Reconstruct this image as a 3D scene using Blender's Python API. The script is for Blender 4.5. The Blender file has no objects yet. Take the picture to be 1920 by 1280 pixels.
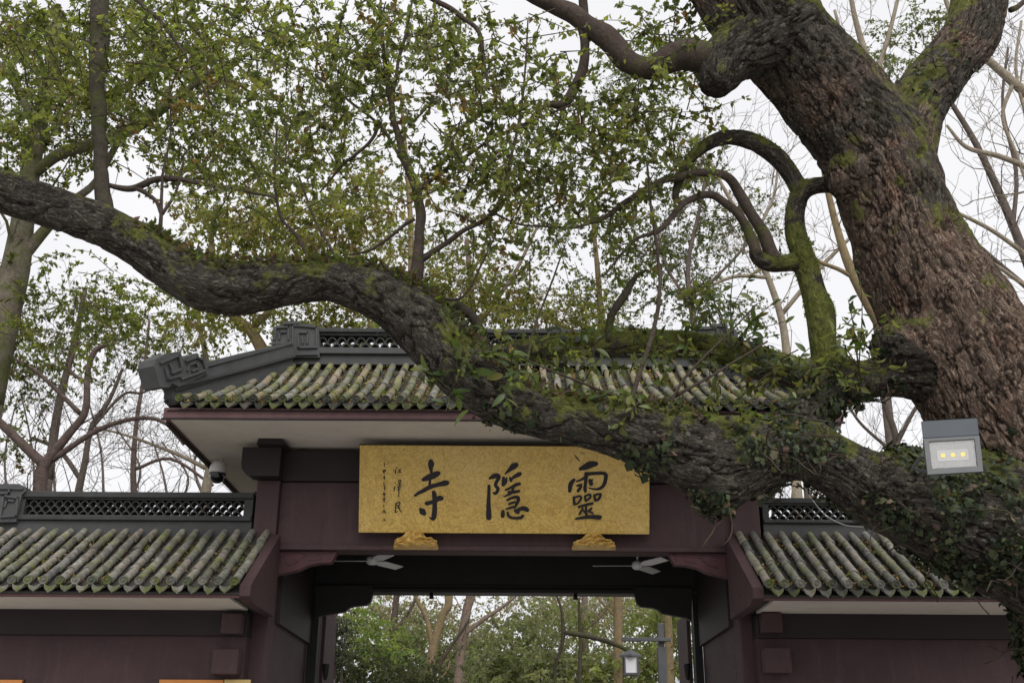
import bpy, math, random
import numpy as np
from mathutils import Vector, Matrix, noise
R = math.radians
scene = bpy.context.scene
COL = scene.collection
# ------------------------------------------------------------------ camera, sky, sun, exposure
EYE = Vector((0.0, 0.0, 1.6)); PITCH = R(21.6); ROLL = R(0.35); FPX = 2050.0
cam_d = bpy.data.cameras.new('camera'); cam_d.sensor_width = 36.0; cam_d.lens = FPX / 1920 * 36
cam_d.clip_start = 0.05; cam_d.clip_end = 2000
cam = bpy.data.objects.new('camera', cam_d); COL.objects.link(cam)
CR = Matrix.Rotation(R(90) + PITCH, 4, 'X') @ Matrix.Rotation(ROLL, 4, 'Z')
cam.matrix_world = Matrix.Translation(EYE) @ CR
scene.camera = cam
SUN_EL, SUN_AZ = R(45), R(200)
world = bpy.data.worlds.new('World'); scene.world = world; world.use_nodes = True
nt = world.node_tree; nt.nodes.clear()
sky = nt.nodes.new('ShaderNodeTexSky'); sky.sky_type = 'NISHITA'; sky.sun_disc = False
sky.sun_elevation = SUN_EL; sky.sun_rotation = SUN_AZ; sky.dust_density = 4; sky.air_density = 1
hs = nt.nodes.new('ShaderNodeHueSaturation'); hs.inputs['Saturation'].default_value = 0.15
cl = nt.nodes.new('ShaderNodeMix'); cl.data_type = 'RGBA'; cl.inputs[0].default_value = 0.82
cl.inputs[7].default_value = (8.6, 8.6, 8.8, 1)                    # the grey-white cloud sheet
tcw = nt.nodes.new('ShaderNodeTexCoord'); nzw = nt.nodes.new('ShaderNodeTexNoise'); nzw.inputs['Scale'].default_value = 2.2; nzw.inputs['Detail'].default_value = 5
nt.links.new(tcw.outputs['Generated'], nzw.inputs['Vector'])
rmw = nt.nodes.new('ShaderNodeValToRGB'); rmw.color_ramp.elements[0].position = .3; rmw.color_ramp.elements[1].position = .7
rmw.color_ramp.elements[0].color = (7.9, 7.95, 8.35, 1); rmw.color_ramp.elements[1].color = (8.9, 8.85, 8.95, 1)
nt.links.new(nzw.outputs['Fac'], rmw.inputs[0]); nt.links.new(rmw.outputs[0], cl.inputs[7])
bg = nt.nodes.new('ShaderNodeBackground'); bg.inputs['Strength'].default_value = 0.062
wo = nt.nodes.new('ShaderNodeOutputWorld')
nt.links.new(sky.outputs[0], hs.inputs['Color']); nt.links.new(hs.outputs[0], cl.inputs[6])
nt.links.new(cl.outputs[2], bg.inputs[0]); nt.links.new(bg.outputs[0], wo.inputs[0])
sun_d = bpy.data.lights.new('sun', 'SUN'); sun_d.energy = 1.5; sun_d.angle = R(60); sun_d.color = (1, 0.97, 0.93)
sun = bpy.data.objects.new('sun', sun_d); COL.objects.link(sun); sun['kind'] = 'helper'
sun.rotation_euler = (R(90) - SUN_EL, 0, R(20))
vs = scene.view_settings
vs.view_transform = 'Standard'; vs.look = 'None'; vs.gamma = 1; vs.exposure = 1.02; vs.use_curve_mapping = False

# ------------------------------------------------------------------ helpers
def ray(px, py):
    return (CR.to_3x3() @ Vector(((px - 960) / FPX, -(py - 640) / FPX, -1.0)))
def at(px, py, Y):
    d = ray(px, py); return EYE + d * (Y / d.y)
def onplane(px, py, p0, n):
    d = ray(px, py); return EYE + d * ((p0 - EYE).dot(n) / d.dot(n))
def depth(p):
    return -(CR.to_3x3().transposed() @ (p - EYE)).z
def wpx(px, py, Y, w):                     # pixel width at a point -> metres
    return w / FPX * depth(at(px, py, Y))

def unit(a): return a / (np.linalg.norm(a, axis=-1, keepdims=True) + 1e-9)
class MB:
    def __init__(s): s.v = []; s.f = []
    def add(s, vs_, fs_):
        o = len(s.v); s.v.extend([tuple(p) for p in vs_]); s.f.extend([tuple(i + o for i in f) for f in fs_])
    def box(s, x0, x1, y0, y1, z0, z1):
        s.add([(x0,y0,z0),(x1,y0,z0),(x1,y1,z0),(x0,y1,z0),(x0,y0,z1),(x1,y0,z1),(x1,y1,z1),(x0,y1,z1)],
              [(0,3,2,1),(4,5,6,7),(0,1,5,4),(1,2,6,5),(2,3,7,6),(3,0,4,7)]); return s
    def prism(s, front, back):              # two matching rings of points
        n = len(front)
        s.add(list(front) + list(back), [tuple(range(n)), tuple(reversed(range(n, 2 * n)))] +
              [(i, i + n, (i + 1) % n + n, (i + 1) % n) for i in range(n)]); return s
    def tube(s, pts, rad, sides=8, cap=True):
        pts = [Vector(p) for p in pts]; n = len(pts)
        if n < 2: return s
        t0 = (pts[1] - pts[0]).normalized()
        up = Vector((0, 0, 1)) if abs(t0.z) < .9 else Vector((1, 0, 0))
        u = t0.cross(up).normalized(); vs_ = []
        for i, p in enumerate(pts):
            t = (pts[min(i + 1, n - 1)] - pts[max(i - 1, 0)]).normalized()
            u = (u - t * u.dot(t)).normalized(); w = t.cross(u)
            for k in range(sides):
                a = 2 * math.pi * k / sides
                vs_.append(p + (u * math.cos(a) + w * math.sin(a)) * rad[i])
        fs_ = [(i * sides + k, i * sides + (k + 1) % sides, (i + 1) * sides + (k + 1) % sides, (i + 1) * sides + k)
               for i in range(n - 1) for k in range(sides)]
        if cap: fs_ += [tuple(reversed(range(sides))), tuple(range((n - 1) * sides, n * sides))]
        s.add(vs_, fs_); return s
    def lathe(s, prof, c, sides=16):        # prof: (r, z) list round the vertical through c
        c = Vector(c); vs_ = []; m = len(prof)
        for k in range(sides):
            a = 2 * math.pi * k / sides
            vs_ += [c + Vector((r * math.cos(a), r * math.sin(a), z)) for r, z in prof]
        fs_ = [(k * m + i, ((k + 1) % sides) * m + i, ((k + 1) % sides) * m + i + 1, k * m + i + 1)
               for k in range(sides) for i in range(m - 1)]
        s.add(vs_, fs_); return s
    def mesh(s, name, mat=None, smooth=False):
        me = bpy.data.meshes.new(name); me.from_pydata(s.v, [], s.f)
        if mat: me.materials.append(mat)
        if smooth: me.polygons.foreach_set('use_smooth', [True] * len(me.polygons))
        me.update(); return me
    def build(s, name, mat, parent=None, smooth=False, bevel=0.0, **kw):
        o = link(name, s.mesh(name, mat, smooth), parent, **kw)
        if bevel:
            b = o.modifiers.new('edge', 'BEVEL'); b.width = bevel; b.segments = 2; b.limit_method = 'ANGLE'; b.angle_limit = R(40)
        return o

def base_of(o):                             # world position of an unrotated chain of parents
    v = Vector((0, 0, 0))
    while o is not None: v += o.location; o = o.parent
    return v
def link(name, data, parent=None, mat4=None, **kw):
    o = bpy.data.objects.new(name, data); COL.objects.link(o)
    M = mat4 if mat4 is not None else Matrix.Identity(4)
    if parent is not None:
        o.parent = parent; M = Matrix.Translation(-base_of(parent)) @ M
    o.matrix_local = M
    for k, v in kw.items(): o[k] = v
    return o
def thing(name, label, cat, loc=(0, 0, 0), group=None):
    o = bpy.data.objects.new(name, None); COL.objects.link(o); o.location = loc; o.empty_display_size = .1
    o['label'] = label; o['category'] = cat
    if group: o['group'] = group
    return o
def crom(P, n):                             # Catmull-Rom through rows of P, n steps a span
    P = np.array(P, float); Q = np.vstack([2 * P[0] - P[1], P, 2 * P[-1] - P[-2]]); out = []
    for i in range(1, len(Q) - 2):
        for k in range(n):
            t = k / n; a, b, c, d = Q[i - 1], Q[i], Q[i + 1], Q[i + 2]
            out.append(.5 * (2 * b + (c - a) * t + (2 * a - 5 * b + 4 * c - d) * t * t + (3 * b - a - 3 * c + d) * t ** 3))
    out.append(P[-1]); return np.array(out)

# ------------------------------------------------------------------ materials
class N:
    def __init__(s, name):
        s.m = bpy.data.materials.new(name); s.m.use_nodes = True; s.t = s.m.node_tree; s.t.nodes.clear()
        s.out = s.n('ShaderNodeOutputMaterial')
    def n(s, typ, **kw):
        x = s.t.nodes.new(typ)
        for k, v in kw.items(): setattr(x, k, v)
        return x
    def l(s, a, b): s.t.links.new(a, b)
    def pos(s): return s.n('ShaderNodeNewGeometry').outputs['Position']
    def noise(s, vec, scale, detail=4, rough=.6, dist=0.0):
        x = s.n('ShaderNodeTexNoise'); x.inputs['Scale'].default_value = scale; x.inputs['Detail'].default_value = detail
        x.inputs['Roughness'].default_value = rough; x.inputs['Distortion'].default_value = dist; s.l(vec, x.inputs['Vector']); return x.outputs['Fac']
    def ramp(s, fac, stops):
        x = s.n('ShaderNodeValToRGB'); e = x.color_ramp.elements
        while len(e) < len(stops): e.new(.5)
        for el, (p, c) in zip(e, stops):
            el.position = p; el.color = (c[0], c[1], c[2], 1) if hasattr(c, '__len__') else (c, c, c, 1)
        s.l(fac, x.inputs[0]); return x.outputs[0]
    def mix(s, fac, a, b, mode='MIX'):
        x = s.n('ShaderNodeMix', data_type='RGBA', blend_type=mode)
        for i, v in ((0, fac), (6, a), (7, b)):
            if hasattr(v, 'links') or hasattr(v, 'is_linked'): s.l(v, x.inputs[i])
            elif i == 0: x.inputs[0].default_value = v
            else: x.inputs[i].default_value = (*v[:3], 1)
        return x.outputs[2]
    def math(s, op, a, b=0.0):
        x = s.n('ShaderNodeMath', operation=op)
        for i, v in ((0, a), (1, b)):
            if hasattr(v, 'is_linked'): s.l(v, x.inputs[i])
            else: x.inputs[i].default_value = v
        return x.outputs[0]
    def attr(s, name): return s.n('ShaderNodeAttribute', attribute_name=name)
    def bump(s, h, strength=.5, dist=.01, prev=None):
        x = s.n('ShaderNodeBump'); x.inputs['Strength'].default_value = strength; x.inputs['Distance'].default_value = dist
        s.l(h, x.inputs['Height'])
        if prev is not None: s.l(prev, x.inputs['Normal'])
        return x.outputs[0]
    def bsdf(s, col, rough=.8, normal=None, metal=0.0, spec=.3):
        x = s.n('ShaderNodeBsdfPrincipled'); x.inputs['Metallic'].default_value = metal
        x.inputs['Specular IOR Level'].default_value = spec
        if hasattr(col, 'is_linked'): s.l(col, x.inputs['Base Color'])
        else: x.inputs['Base Color'].default_value = (*col[:3], 1)
        if hasattr(rough, 'is_linked'): s.l(rough, x.inputs['Roughness'])
        else: x.inputs['Roughness'].default_value = rough
        if normal is not None: s.l(normal, x.inputs['Normal'])
        s.l(x.outputs[0], s.out.inputs[0]); return x

def mat_plain(name, c1, c2, scale=3, rough=.8, bump=.15, fine=60, spec=.3, dirt=None):
    a = N(name); p = a.pos()
    col = a.mix(a.ramp(a.noise(p, scale, 5, .65), [(.3, 0), (.7, 1)]), c1, c2)
    if dirt is not None:
        col = a.mix(a.ramp(a.noise(p, scale * 4, 6, .7, .5), [(.52, 0), (.75, .55)]), col, dirt)
    h = a.noise(p, fine, 3)
    a.bsdf(col, rough, a.bump(h, bump, .01), spec=spec); return a.m

M = {}
def mat_maroon():
    a = N('worn maroon paint'); p = a.pos()
    mp = a.n('ShaderNodeMapping'); mp.inputs['Scale'].default_value = (5.5, 5.5, .55); a.l(p, mp.inputs[0])
    streak = a.noise(mp.outputs[0], 2.2, 6, .7, .3); blot = a.noise(p, 1.3, 6, .68, .6); speck = a.noise(p, 26, 5, .75)
    col = a.mix(a.ramp(blot, [(.35, 0), (.65, 1)]), (.050, .029, .031), (.068, .038, .041))
    col = a.mix(a.ramp(streak, [(.52, 0), (.70, .35)]), col, (.095, .062, .064))
    col = a.mix(a.ramp(streak, [(.30, .5), (.42, 0)]), col, (.040, .022, .025))
    col = a.mix(a.ramp(speck, [(.64, 0), (.72, .4)]), col, (.15, .10, .098))
    rg_ = a.ramp(speck, [(.3, .55), (.7, .8)])
    a.bsdf(col, rg_, a.bump(a.math('ADD', a.math('MULTIPLY', speck, .5), blot), .25, .012), spec=.25); return a.m
M['maroon'] = mat_maroon()
M['fascia'] = mat_plain('lit weathered maroon fascia', (.190, .108, .112), (.135, .075, .080), 2.5, .7, .12, 80, .2, (.24, .17, .16))  # weathered maroon, made lighter to hold the light falling on the boards
M['dark_wood_and_shade'] = mat_plain('dark maroon wood and eave shade', (.018, .0125, .013), (.026, .0165, .0175), 2, .6, .1, 60)  # dark paint of the timbers; also carries the soffit shade under the eave
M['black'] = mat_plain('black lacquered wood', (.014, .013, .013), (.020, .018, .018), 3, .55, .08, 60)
M['bracket_red'] = mat_plain('faded red carving', (.090, .034, .039), (.060, .030, .034), 6, .65, .3, 40)
M['soffit'] = mat_plain('greyed white plaster', (.62, .57, .51), (.55, .50, .45), 1.5, .9, .08, 70, .2, (.45, .42, .36))
M['ridge'] = mat_plain('grey ridge brick', (.082, .082, .085), (.060, .061, .063), 5, .9, .35, 60, .2, (.07, .085, .045))
M['lattice'] = mat_plain('dark grey lattice tile', (.060, .061, .062), (.042, .042, .042), 6, .9, .3, 70, .2)
M['deck'] = mat_plain('roof bed', (.05, .045, .04), (.035, .033, .03), 5, .95, .3, 50)

def mat_tile(lo=.40, t1=(.27, .215, .168), t2=(.31, .27, .225)):
    a = N('weathered barrel tile'); p = a.pos()
    rnd = a.n('ShaderNodeObjectInfo').outputs['Random']
    base = a.ramp(rnd, [(0, (.12, .12, .117)), (.22, (.20, .20, .192)), (.42, t1), (.58, t2), (.76, (.15, .16, .125)), (1, (.28, .27, .255))])
    stain = a.ramp(a.noise(p, 14, 6, .7), [(.34, (.42, .42, .40)), (.66, (1.2, 1.16, 1.12))])
    col = a.mix(1.0, base, stain, 'MULTIPLY')
    mo = a.ramp(a.noise(p, 2.6, 5, .65), [(lo, 0), (lo + .16, .95)])
    mo2 = a.math('MULTIPLY', mo, a.ramp(a.noise(p, 16, 5, .75), [(.40, 0), (.56, 1)]))
    col = a.mix(mo2, col, a.mix(a.ramp(a.noise(p, 6, 3), [(.4, 0), (.62, 1)]), (.080, .085, .036), (.17, .185, .036)))
    li = a.ramp(a.noise(p, 45, 3, .6), [(.62, 0), (.72, .35)])
    col = a.mix(li, col, (.36, .36, .33))
    h = a.noise(p, 80, 4, .7)
    a.bsdf(col, .92, a.bump(h, .5, .008), spec=.2); return a.m
M['tile'] = mat_tile(); M['tile_side'] = mat_tile(.47, (.215, .195, .170), (.26, .245, .225))
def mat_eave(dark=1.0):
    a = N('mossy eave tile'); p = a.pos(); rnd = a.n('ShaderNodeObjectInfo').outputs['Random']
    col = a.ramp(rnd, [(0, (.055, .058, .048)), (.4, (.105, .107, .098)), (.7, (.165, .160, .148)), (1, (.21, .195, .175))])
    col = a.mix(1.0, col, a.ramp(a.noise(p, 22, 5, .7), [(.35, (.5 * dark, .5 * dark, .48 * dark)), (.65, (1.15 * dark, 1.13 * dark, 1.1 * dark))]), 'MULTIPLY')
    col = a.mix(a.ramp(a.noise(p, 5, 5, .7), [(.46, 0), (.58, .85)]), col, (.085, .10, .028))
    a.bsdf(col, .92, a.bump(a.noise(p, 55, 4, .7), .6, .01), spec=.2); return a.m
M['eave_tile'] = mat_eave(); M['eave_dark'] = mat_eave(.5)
M['pan'] = mat_plain('pan tile', (.085, .080, .075), (.055, .055, .05), 9, .95, .4, 70, .2, (.07, .08, .03))

def mat_gold():
    a = N('gold leaf board'); p = a.pos()
    n1 = a.noise(p, 3.2, 6, .72, 1.6)
    ring = a.math('FRACT', a.math('MULTIPLY', n1, 7.0))
    col = a.mix(a.ramp(ring, [(0, 0), (.25, 1), (.6, .55), (.95, .1)]), (.68, .475, .135), (.46, .30, .068))
    col = a.mix(a.ramp(a.noise(p, 1.1, 3), [(.4, 0), (.65, .6)]), col, (.62, .44, .165))
    v = a.n('ShaderNodeTexVoronoi', feature='DISTANCE_TO_EDGE'); v.inputs['Scale'].default_value = 9
    w = a.n('ShaderNodeVectorMath', operation='ADD'); a.l(p, w.inputs[0])
    nn = a.n('ShaderNodeTexNoise'); nn.inputs['Scale'].default_value = 4; nn.inputs['Detail'].default_value = 4; a.l(p, nn.inputs['Vector']); a.l(nn.outputs['Color'], w.inputs[1])
    a.l(w.outputs[0], v.inputs['Vector'])
    col = a.mix(a.ramp(v.outputs['Distance'], [(0, .6), (.06, 0)]), col, (.26, .15, .03))
    a.bsdf(col, .40, a.bump(ring, .45, .008), .12, .45); return a.m
M['gold'] = mat_gold()
M['gold_carving'] = mat_plain('gilded carving', (.66, .44, .13), (.46, .28, .07), 14, .36, .4, 50, .5, (.16, .09, .02))
M['ink'] = mat_plain('black lacquer lettering', (.010, .008, .010), (.014, .012, .014), 8, .45, .05, 60)

def mat_bark():
    a = N('furrowed camphor bark'); co = a.attr('bark').outputs['Vector']; p = a.pos()
    mp = a.n('ShaderNodeMapping'); mp.inputs['Scale'].default_value = (1, 1, .33); a.l(co, mp.inputs[0])
    wn = a.n('ShaderNodeTexNoise'); wn.inputs['Scale'].default_value = 11; wn.inputs['Detail'].default_value = 6; wn.inputs['Roughness'].default_value = .7; a.l(mp.outputs[0], wn.inputs['Vector'])
    w = a.n('ShaderNodeVectorMath', operation='MULTIPLY_ADD'); a.l(wn.outputs['Color'], w.inputs[0]); w.inputs[1].default_value = (.16, .16, .16); a.l(mp.outputs[0], w.inputs[2])
    nl = a.noise(mp.outputs[0], 20, 6, .68, 1.3)
    ridge1 = a.math('ABSOLUTE', a.math('SUBTRACT', nl, .5))
    mp2 = a.n('ShaderNodeMapping'); mp2.inputs['Scale'].default_value = (1, 1, .9); a.l(co, mp2.inputs[0])
    ridge2 = a.math('ABSOLUTE', a.math('SUBTRACT', a.noise(mp2.outputs[0], 30, 4, .65, .7), .5))
    vc = a.n('ShaderNodeTexVoronoi', feature='F1'); vc.inputs['Scale'].default_value = 30; a.l(w.outputs[0], vc.inputs['Vector'])
    plate = a.math('MULTIPLY', a.ramp(ridge1, [(0, 0), (.075, 1)]), a.ramp(ridge2, [(0, .6), (.04, 1)]))
    fine = a.noise(mp.outputs[0], 75, 7, .78); mid = a.noise(mp.outputs[0], 24, 5, .7, .6)
    sep = a.n('ShaderNodeSeparateColor'); a.l(vc.outputs['Color'], sep.inputs[0])
    tone = a.attr('tone').outputs['Fac']
    brown = a.mix(a.ramp(a.noise(p, 14, 5, .7), [(.35, 0), (.65, 1)]), (.150, .104, .078), (.25, .185, .145))
    brown = a.mix(a.ramp(a.noise(p, 3.2, 5, .65), [(.56, 0), (.70, .7)]), brown, (.150, .078, .052))
    grey = a.mix(a.ramp(a.noise(p, 11, 5, .7), [(.35, 0), (.65, 1)]), (.056, .050, .041), (.110, .098, .082))
    tn = a.math('ADD', tone, a.math('MULTIPLY', a.math('SUBTRACT', a.noise(p, 1.6, 5, .65), .5), 1.6))
    base = a.mix(a.ramp(tn, [(.35, 0), (.65, 1)]), grey, brown)
    base = a.mix(a.ramp(fine, [(.44, 0), (.66, .95)]), base, a.mix(1.0, base, (2.1, 2.1, 2.1), 'MULTIPLY'))
    base = a.mix(a.ramp(a.noise(mp.outputs[0], 150, 4, .8), [(.36, .75), (.50, 0)]), base, a.mix(1.0, base, (.32, .30, .28), 'MULTIPLY'))
    base = a.mix(a.ramp(a.noise(p, 9, 6, .75), [(.58, 0), (.70, .6)]), base, (.21, .21, .18))      # lichen
    crev = a.mix(a.ramp(plate, [(0, .8), (1, 0)]), base, (.024, .019, .016))
    crev = a.mix(a.ramp(mid, [(.30, .75), (.46, 0)]), crev, (.022, .018, .015))
    crev = a.mix(a.ramp(a.attr('crack').outputs['Fac'], [(0, .8), (.6, 0)]), crev, (.020, .016, .014))
    mo = a.math('ADD', a.attr('moss').outputs['Fac'], a.math('MULTIPLY', a.math('SUBTRACT', a.noise(p, 7, 6, .72), .5), 1.7))
    mcol = a.mix(a.ramp(a.noise(p, 14, 5, .7), [(.3, 0), (.65, 1)]), (.055, .066, .018), (.165, .175, .042))
    col = a.mix(a.ramp(mo, [(.44, 0), (.62, .9)]), crev, mcol)
    h = a.math('ADD', a.math('ADD', a.math('MULTIPLY', plate, .55), a.math('MULTIPLY', mid, .9)), a.math('MULTIPLY', fine, .8))
    a.bsdf(col, .95, a.bump(h, 1.0, .022), spec=.15); return a.m
M['bark'] = mat_bark()

def mat_thin_bark(name, c1, c2, moss=.25, mossc=(.07, .085, .02)):
    a = N(name); p = a.pos()
    col = a.mix(a.ramp(a.noise(p, 9, 5, .7), [(.35, 0), (.65, 1)]), c1, c2)
    col = a.mix(a.ramp(a.noise(p, 2.6, 7, .72, .4), [(.62 - moss * .35, 0), (.72 - moss * .25, .8)]), col, mossc)
    col = a.mix(a.ramp(a.noise(p, 30, 5, .75), [(.38, .55), (.52, 0)]), col, a.mix(1.0, col, (.45, .42, .40), 'MULTIPLY'))
    a.bsdf(col, .95, a.bump(a.noise(p, 34, 6, .75), .9, .02), spec=.15); return a.m
M['twig'] = mat_thin_bark('dark twig bark', (.050, .038, .032), (.085, .066, .055), .25)
M['mossy'] = mat_thin_bark('mossy branch bark', (.042, .036, .028), (.070, .060, .046), .42, (.055, .066, .018))
M['plane'] = mat_thin_bark('pale plane-tree bark', (.30, .26, .20), (.20, .165, .125), .1, (.20, .19, .08))
M['mottled'] = mat_thin_bark('mottled mossy trunk bark', (.17, .15, .115), (.10, .085, .065), .55, (.085, .095, .03))
M['grey_bark'] = mat_thin_bark('grey brown bark', (.135, .110, .095), (.085, .070, .060), .1)
M['purple_bark'] = mat_thin_bark('reddish brown bark', (.135, .098, .085), (.080, .060, .054), .05)
M['wood_bark'] = mat_thin_bark('brown woodland bark', (.23, .175, .14), (.16, .12, .098), .08)
M['yellow_bark'] = mat_thin_bark('yellowish trunk bark', (.24, .185, .10), (.17, .13, .08), .15, (.14, .14, .04))

def mat_leaf(name, gloss=.45, trans=.45):
    a = N(name); c = a.attr('tint').outputs['Color']
    oi = a.n('ShaderNodeObjectInfo')
    d = a.bsdf(c, gloss, spec=.35)
    tr = a.n('ShaderNodeBsdfTranslucent'); a.l(a.mix(1.0, c, (1.5, 1.7, .8), 'MULTIPLY'), tr.inputs[0])
    mx = a.n('ShaderNodeMixShader'); mx.inputs[0].default_value = trans
    a.l(d.outputs[0], mx.inputs[1]); a.l(tr.outputs[0], mx.inputs[2]); a.l(mx.outputs[0], a.out.inputs[0]); return a.m
M['leaf'] = mat_leaf('camphor leaf', .5, .6)
M['ivy'] = mat_leaf('ivy leaf', .6, .15)
def mat_bigleaf():
    a = N('broad sprig leaf'); oi = a.n('ShaderNodeObjectInfo').outputs['Random']; p = a.pos()
    c = a.ramp(oi, [(0, (.035, .062, .014)), (.4, (.062, .092, .020)), (.7, (.095, .125, .028)), (.93, (.14, .155, .04)), (1, (.20, .13, .04))])
    c = a.mix(a.noise(p, 25, 3), c, a.mix(1.0, c, (.7, .75, .7), 'MULTIPLY'))
    d = a.bsdf(c, .35, spec=.45)
    tr = a.n('ShaderNodeBsdfTranslucent'); a.l(a.mix(1.0, c, (1.5, 1.7, .8), 'MULTIPLY'), tr.inputs[0])
    mx = a.n('ShaderNodeMixShader'); mx.inputs[0].default_value = .35
    a.l(d.outputs[0], mx.inputs[1]); a.l(tr.outputs[0], mx.inputs[2]); a.l(mx.outputs[0], a.out.inputs[0]); return a.m
M['bigleaf'] = mat_bigleaf()
def mat_ivyleaf():
    a = N('ivy leaf single'); oi = a.n('ShaderNodeObjectInfo').outputs['Random']
    c = a.ramp(oi, [(0, (.012, .018, .008)), (.5, (.022, .032, .012)), (.85, (.042, .054, .020)), (.96, (.06, .045, .028)), (1, (.11, .06, .04))])
    a.bsdf(c, .6, spec=.2); return a.m
M['ivyleaf'] = mat_ivyleaf()
M['white_metal'] = mat_plain('white painted metal', (.62, .60, .58), (.55, .53, .52), 5, .45, .03, 60)
M['grey_metal'] = mat_plain('grey cast aluminium', (.085, .088, .092), (.07, .073, .077), 5, .5, .06, 60)
M['slate_metal'] = mat_plain('slate blue housing', (.030, .040, .052), (.024, .033, .044), 5, .45, .06, 60)
M['reflector'] = mat_plain('floodlight reflector', (.17, .17, .172), (.13, .13, .132), 4, .7, .02, 40)
M['chip_plate'] = mat_plain('chip plate', (.24, .24, .236), (.20, .20, .197), 4, .6, .02, 40)
M['led'] = mat_plain('yellow phosphor chip', (.55, .42, .03), (.50, .38, .03), 9, .5, .02, 60)
M['paper'] = mat_plain('frosted lantern pane', (.72, .71, .74), (.66, .65, .68), 5, .5, .02, 40)
M['post'] = mat_plain('dark grey lamp post', (.085, .085, .092), (.065, .065, .07), 5, .6, .1, 50)
M['fan'] = mat_plain('fan blade paint', (.62, .62, .62), (.54, .54, .54), 6, .4, .03, 50)
M['orange'] = mat_plain('orange board', (.55, .22, .06), (.48, .19, .05), 5, .6, .03, 50)
M['yellow'] = mat_plain('ochre board', (.50, .36, .14), (.44, .31, .12), 5, .6, .03, 50)
M['ground'] = mat_plain('pale light-bouncing paving', (.36, .35, .33), (.30, .29, .275), 1.5, .9, .3, 25, .3, (.30, .29, .26))
M['earth'] = mat_plain('leaf-strewn earth', (.10, .085, .05), (.07, .075, .03), 1.2, .95, .5, 20)
M['hill'] = mat_plain('far wooded hill', (.30, .32, .34), (.26, .28, .30), .05, 1, .2, 1)
M['cable'] = mat_plain('pale cable', (.5, .5, .48), (.42, .42, .4), 5, .6, .02, 50)
def mat_glass():
    a = N('clear cover glass'); a.bsdf((.9, .92, .93), .05)
    g = a.n('ShaderNodeBsdfGlossy'); g.inputs['Roughness'].default_value = .04
    t = a.n('ShaderNodeBsdfTransparent'); mx = a.n('ShaderNodeMixShader'); mx.inputs[0].default_value = .03
    a.l(t.outputs[0], mx.inputs[1]); a.l(g.outputs[0], mx.inputs[2]); a.l(mx.outputs[0], a.out.inputs[0]); return a.m
M['glass'] = mat_glass()
M['dome'] = mat_plain('smoked dome', (.012, .012, .014), (.012, .012, .014), 5, .08, 0, 50, .6)

# ------------------------------------------------------------------ ground and far hill
g = MB(); g.add([(-400, -60, 0), (400, -60, 0), (400, 900, 0), (-400, 900, 0)], [(0, 1, 2, 3)])
g.build('ground', M['earth'], kind='structure')
g = MB(); g.add([(-45, -45, .004), (45, -45, .004), (45, 15.5, .004), (-45, 15.5, .004)], [(0, 1, 2, 3)])
g.build('bounce_forecourt', M['ground'], kind='structure')  # unseen paving, widened and made pale to bounce light onto the soffit
g = MB(); g.add([(-2.2, 15.52, .004), (2.2, 15.52, .004), (3.5, 60, .004), (-1.5, 60, .004)], [(0, 1, 2, 3)])
g.build('path', M['ground'], kind='structure')
g = MB(); nx, ny = 60, 14; vs_ = []; rr = random.Random(4)
for j in range(ny):
    for i in range(nx):
        x = -300 + 600 * i / (nx - 1); y = 230 + 200 * j / (ny - 1); t = math.sin(math.pi * min(1, j / (ny - 1) * 1.0) * .5)
        vs_.append((x, y, -2 + t * (34 + 9 * math.sin(x * .018 + 1) + 5 * noise.noise(Vector((x * .02, y * .02, 0))))))
g.add(vs_, [(j * nx + i, j * nx + i + 1, (j + 1) * nx + i + 1, (j + 1) * nx + i) for j in range(ny - 1) for i in range(nx - 1)])
g.build('hill', M['hill'], smooth=True, kind='structure')

# ------------------------------------------------------------------ tile prototypes (axis along +y up the slope, origin at the lower end)
TP = 0.16
def barrel_mesh(L, r=.044):
    m = MB(); n = 10; rings = [(0, r * 1.10), (.016, r * 1.12), (.030, r * 1.10), (.034, r * .98), (.06, r), (L, r * .90)]; vs_ = []
    for y, q in rings:
        for k in range(n + 1):
            a = math.pi * (-.08 + 1.16 * k / n); vs_.append((q * math.cos(a), y, q * math.sin(a)))
    fs_ = [(j * (n + 1) + k, j * (n + 1) + k + 1, (j + 1) * (n + 1) + k + 1, (j + 1) * (n + 1) + k) for j in range(len(rings) - 1) for k in range(n)]
    o = len(vs_)
    for k in range(n + 1):
        a = math.pi * (-.08 + 1.16 * k / n); vs_.append((r * .78 * math.cos(a), 0, r * .78 * math.sin(a)))
    fs_ += [(k, o + k, o + k + 1, k + 1) for k in range(n)]
    m.add(vs_, fs_); me = m.mesh('barrel_tile', M['tile'], True); return me
def pan_mesh(L, w=.078):
    m = MB(); n = 5; vs_ = []
    for y, dz in ((0, .012), (L, 0)):
        for k in range(n + 1):
            t = -1 + 2 * k / n; vs_.append((t * w, y, dz - .03 + .03 * t * t))
    m.add(vs_ + [(p[0], p[1], p[2] - .012) for p in vs_[:n + 1]], [(k, k + 1, n + 2 + k, n + 1 + k) for k in range(n)] + [(k, 2 * n + 2 + k, 2 * n + 3 + k, k + 1) for k in range(n)])
    return m.mesh('pan_tile', M['pan'], True)
def cap_mesh(r=.050):
    m = MB(); n = 16; prof = [(.0, .030), (.012, .030), (.016, .022), (r * .62, .020), (r * .70, .028), (r * .95, .028), (r, .020), (r, 0)]
    vs_ = []
    for k in range(n):
        a = 2 * math.pi * k / n; vs_ += [(q * math.cos(a), -h, q * math.sin(a)) for q, h in prof]
    p = len(prof)
    m.add(vs_, [(k * p + i, k * p + i + 1, ((k + 1) % n) * p + i + 1, ((k + 1) % n) * p + i) for k in range(n) for i in range(p - 1)])
    return m.mesh('end_cap', M['eave_tile'])
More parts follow.
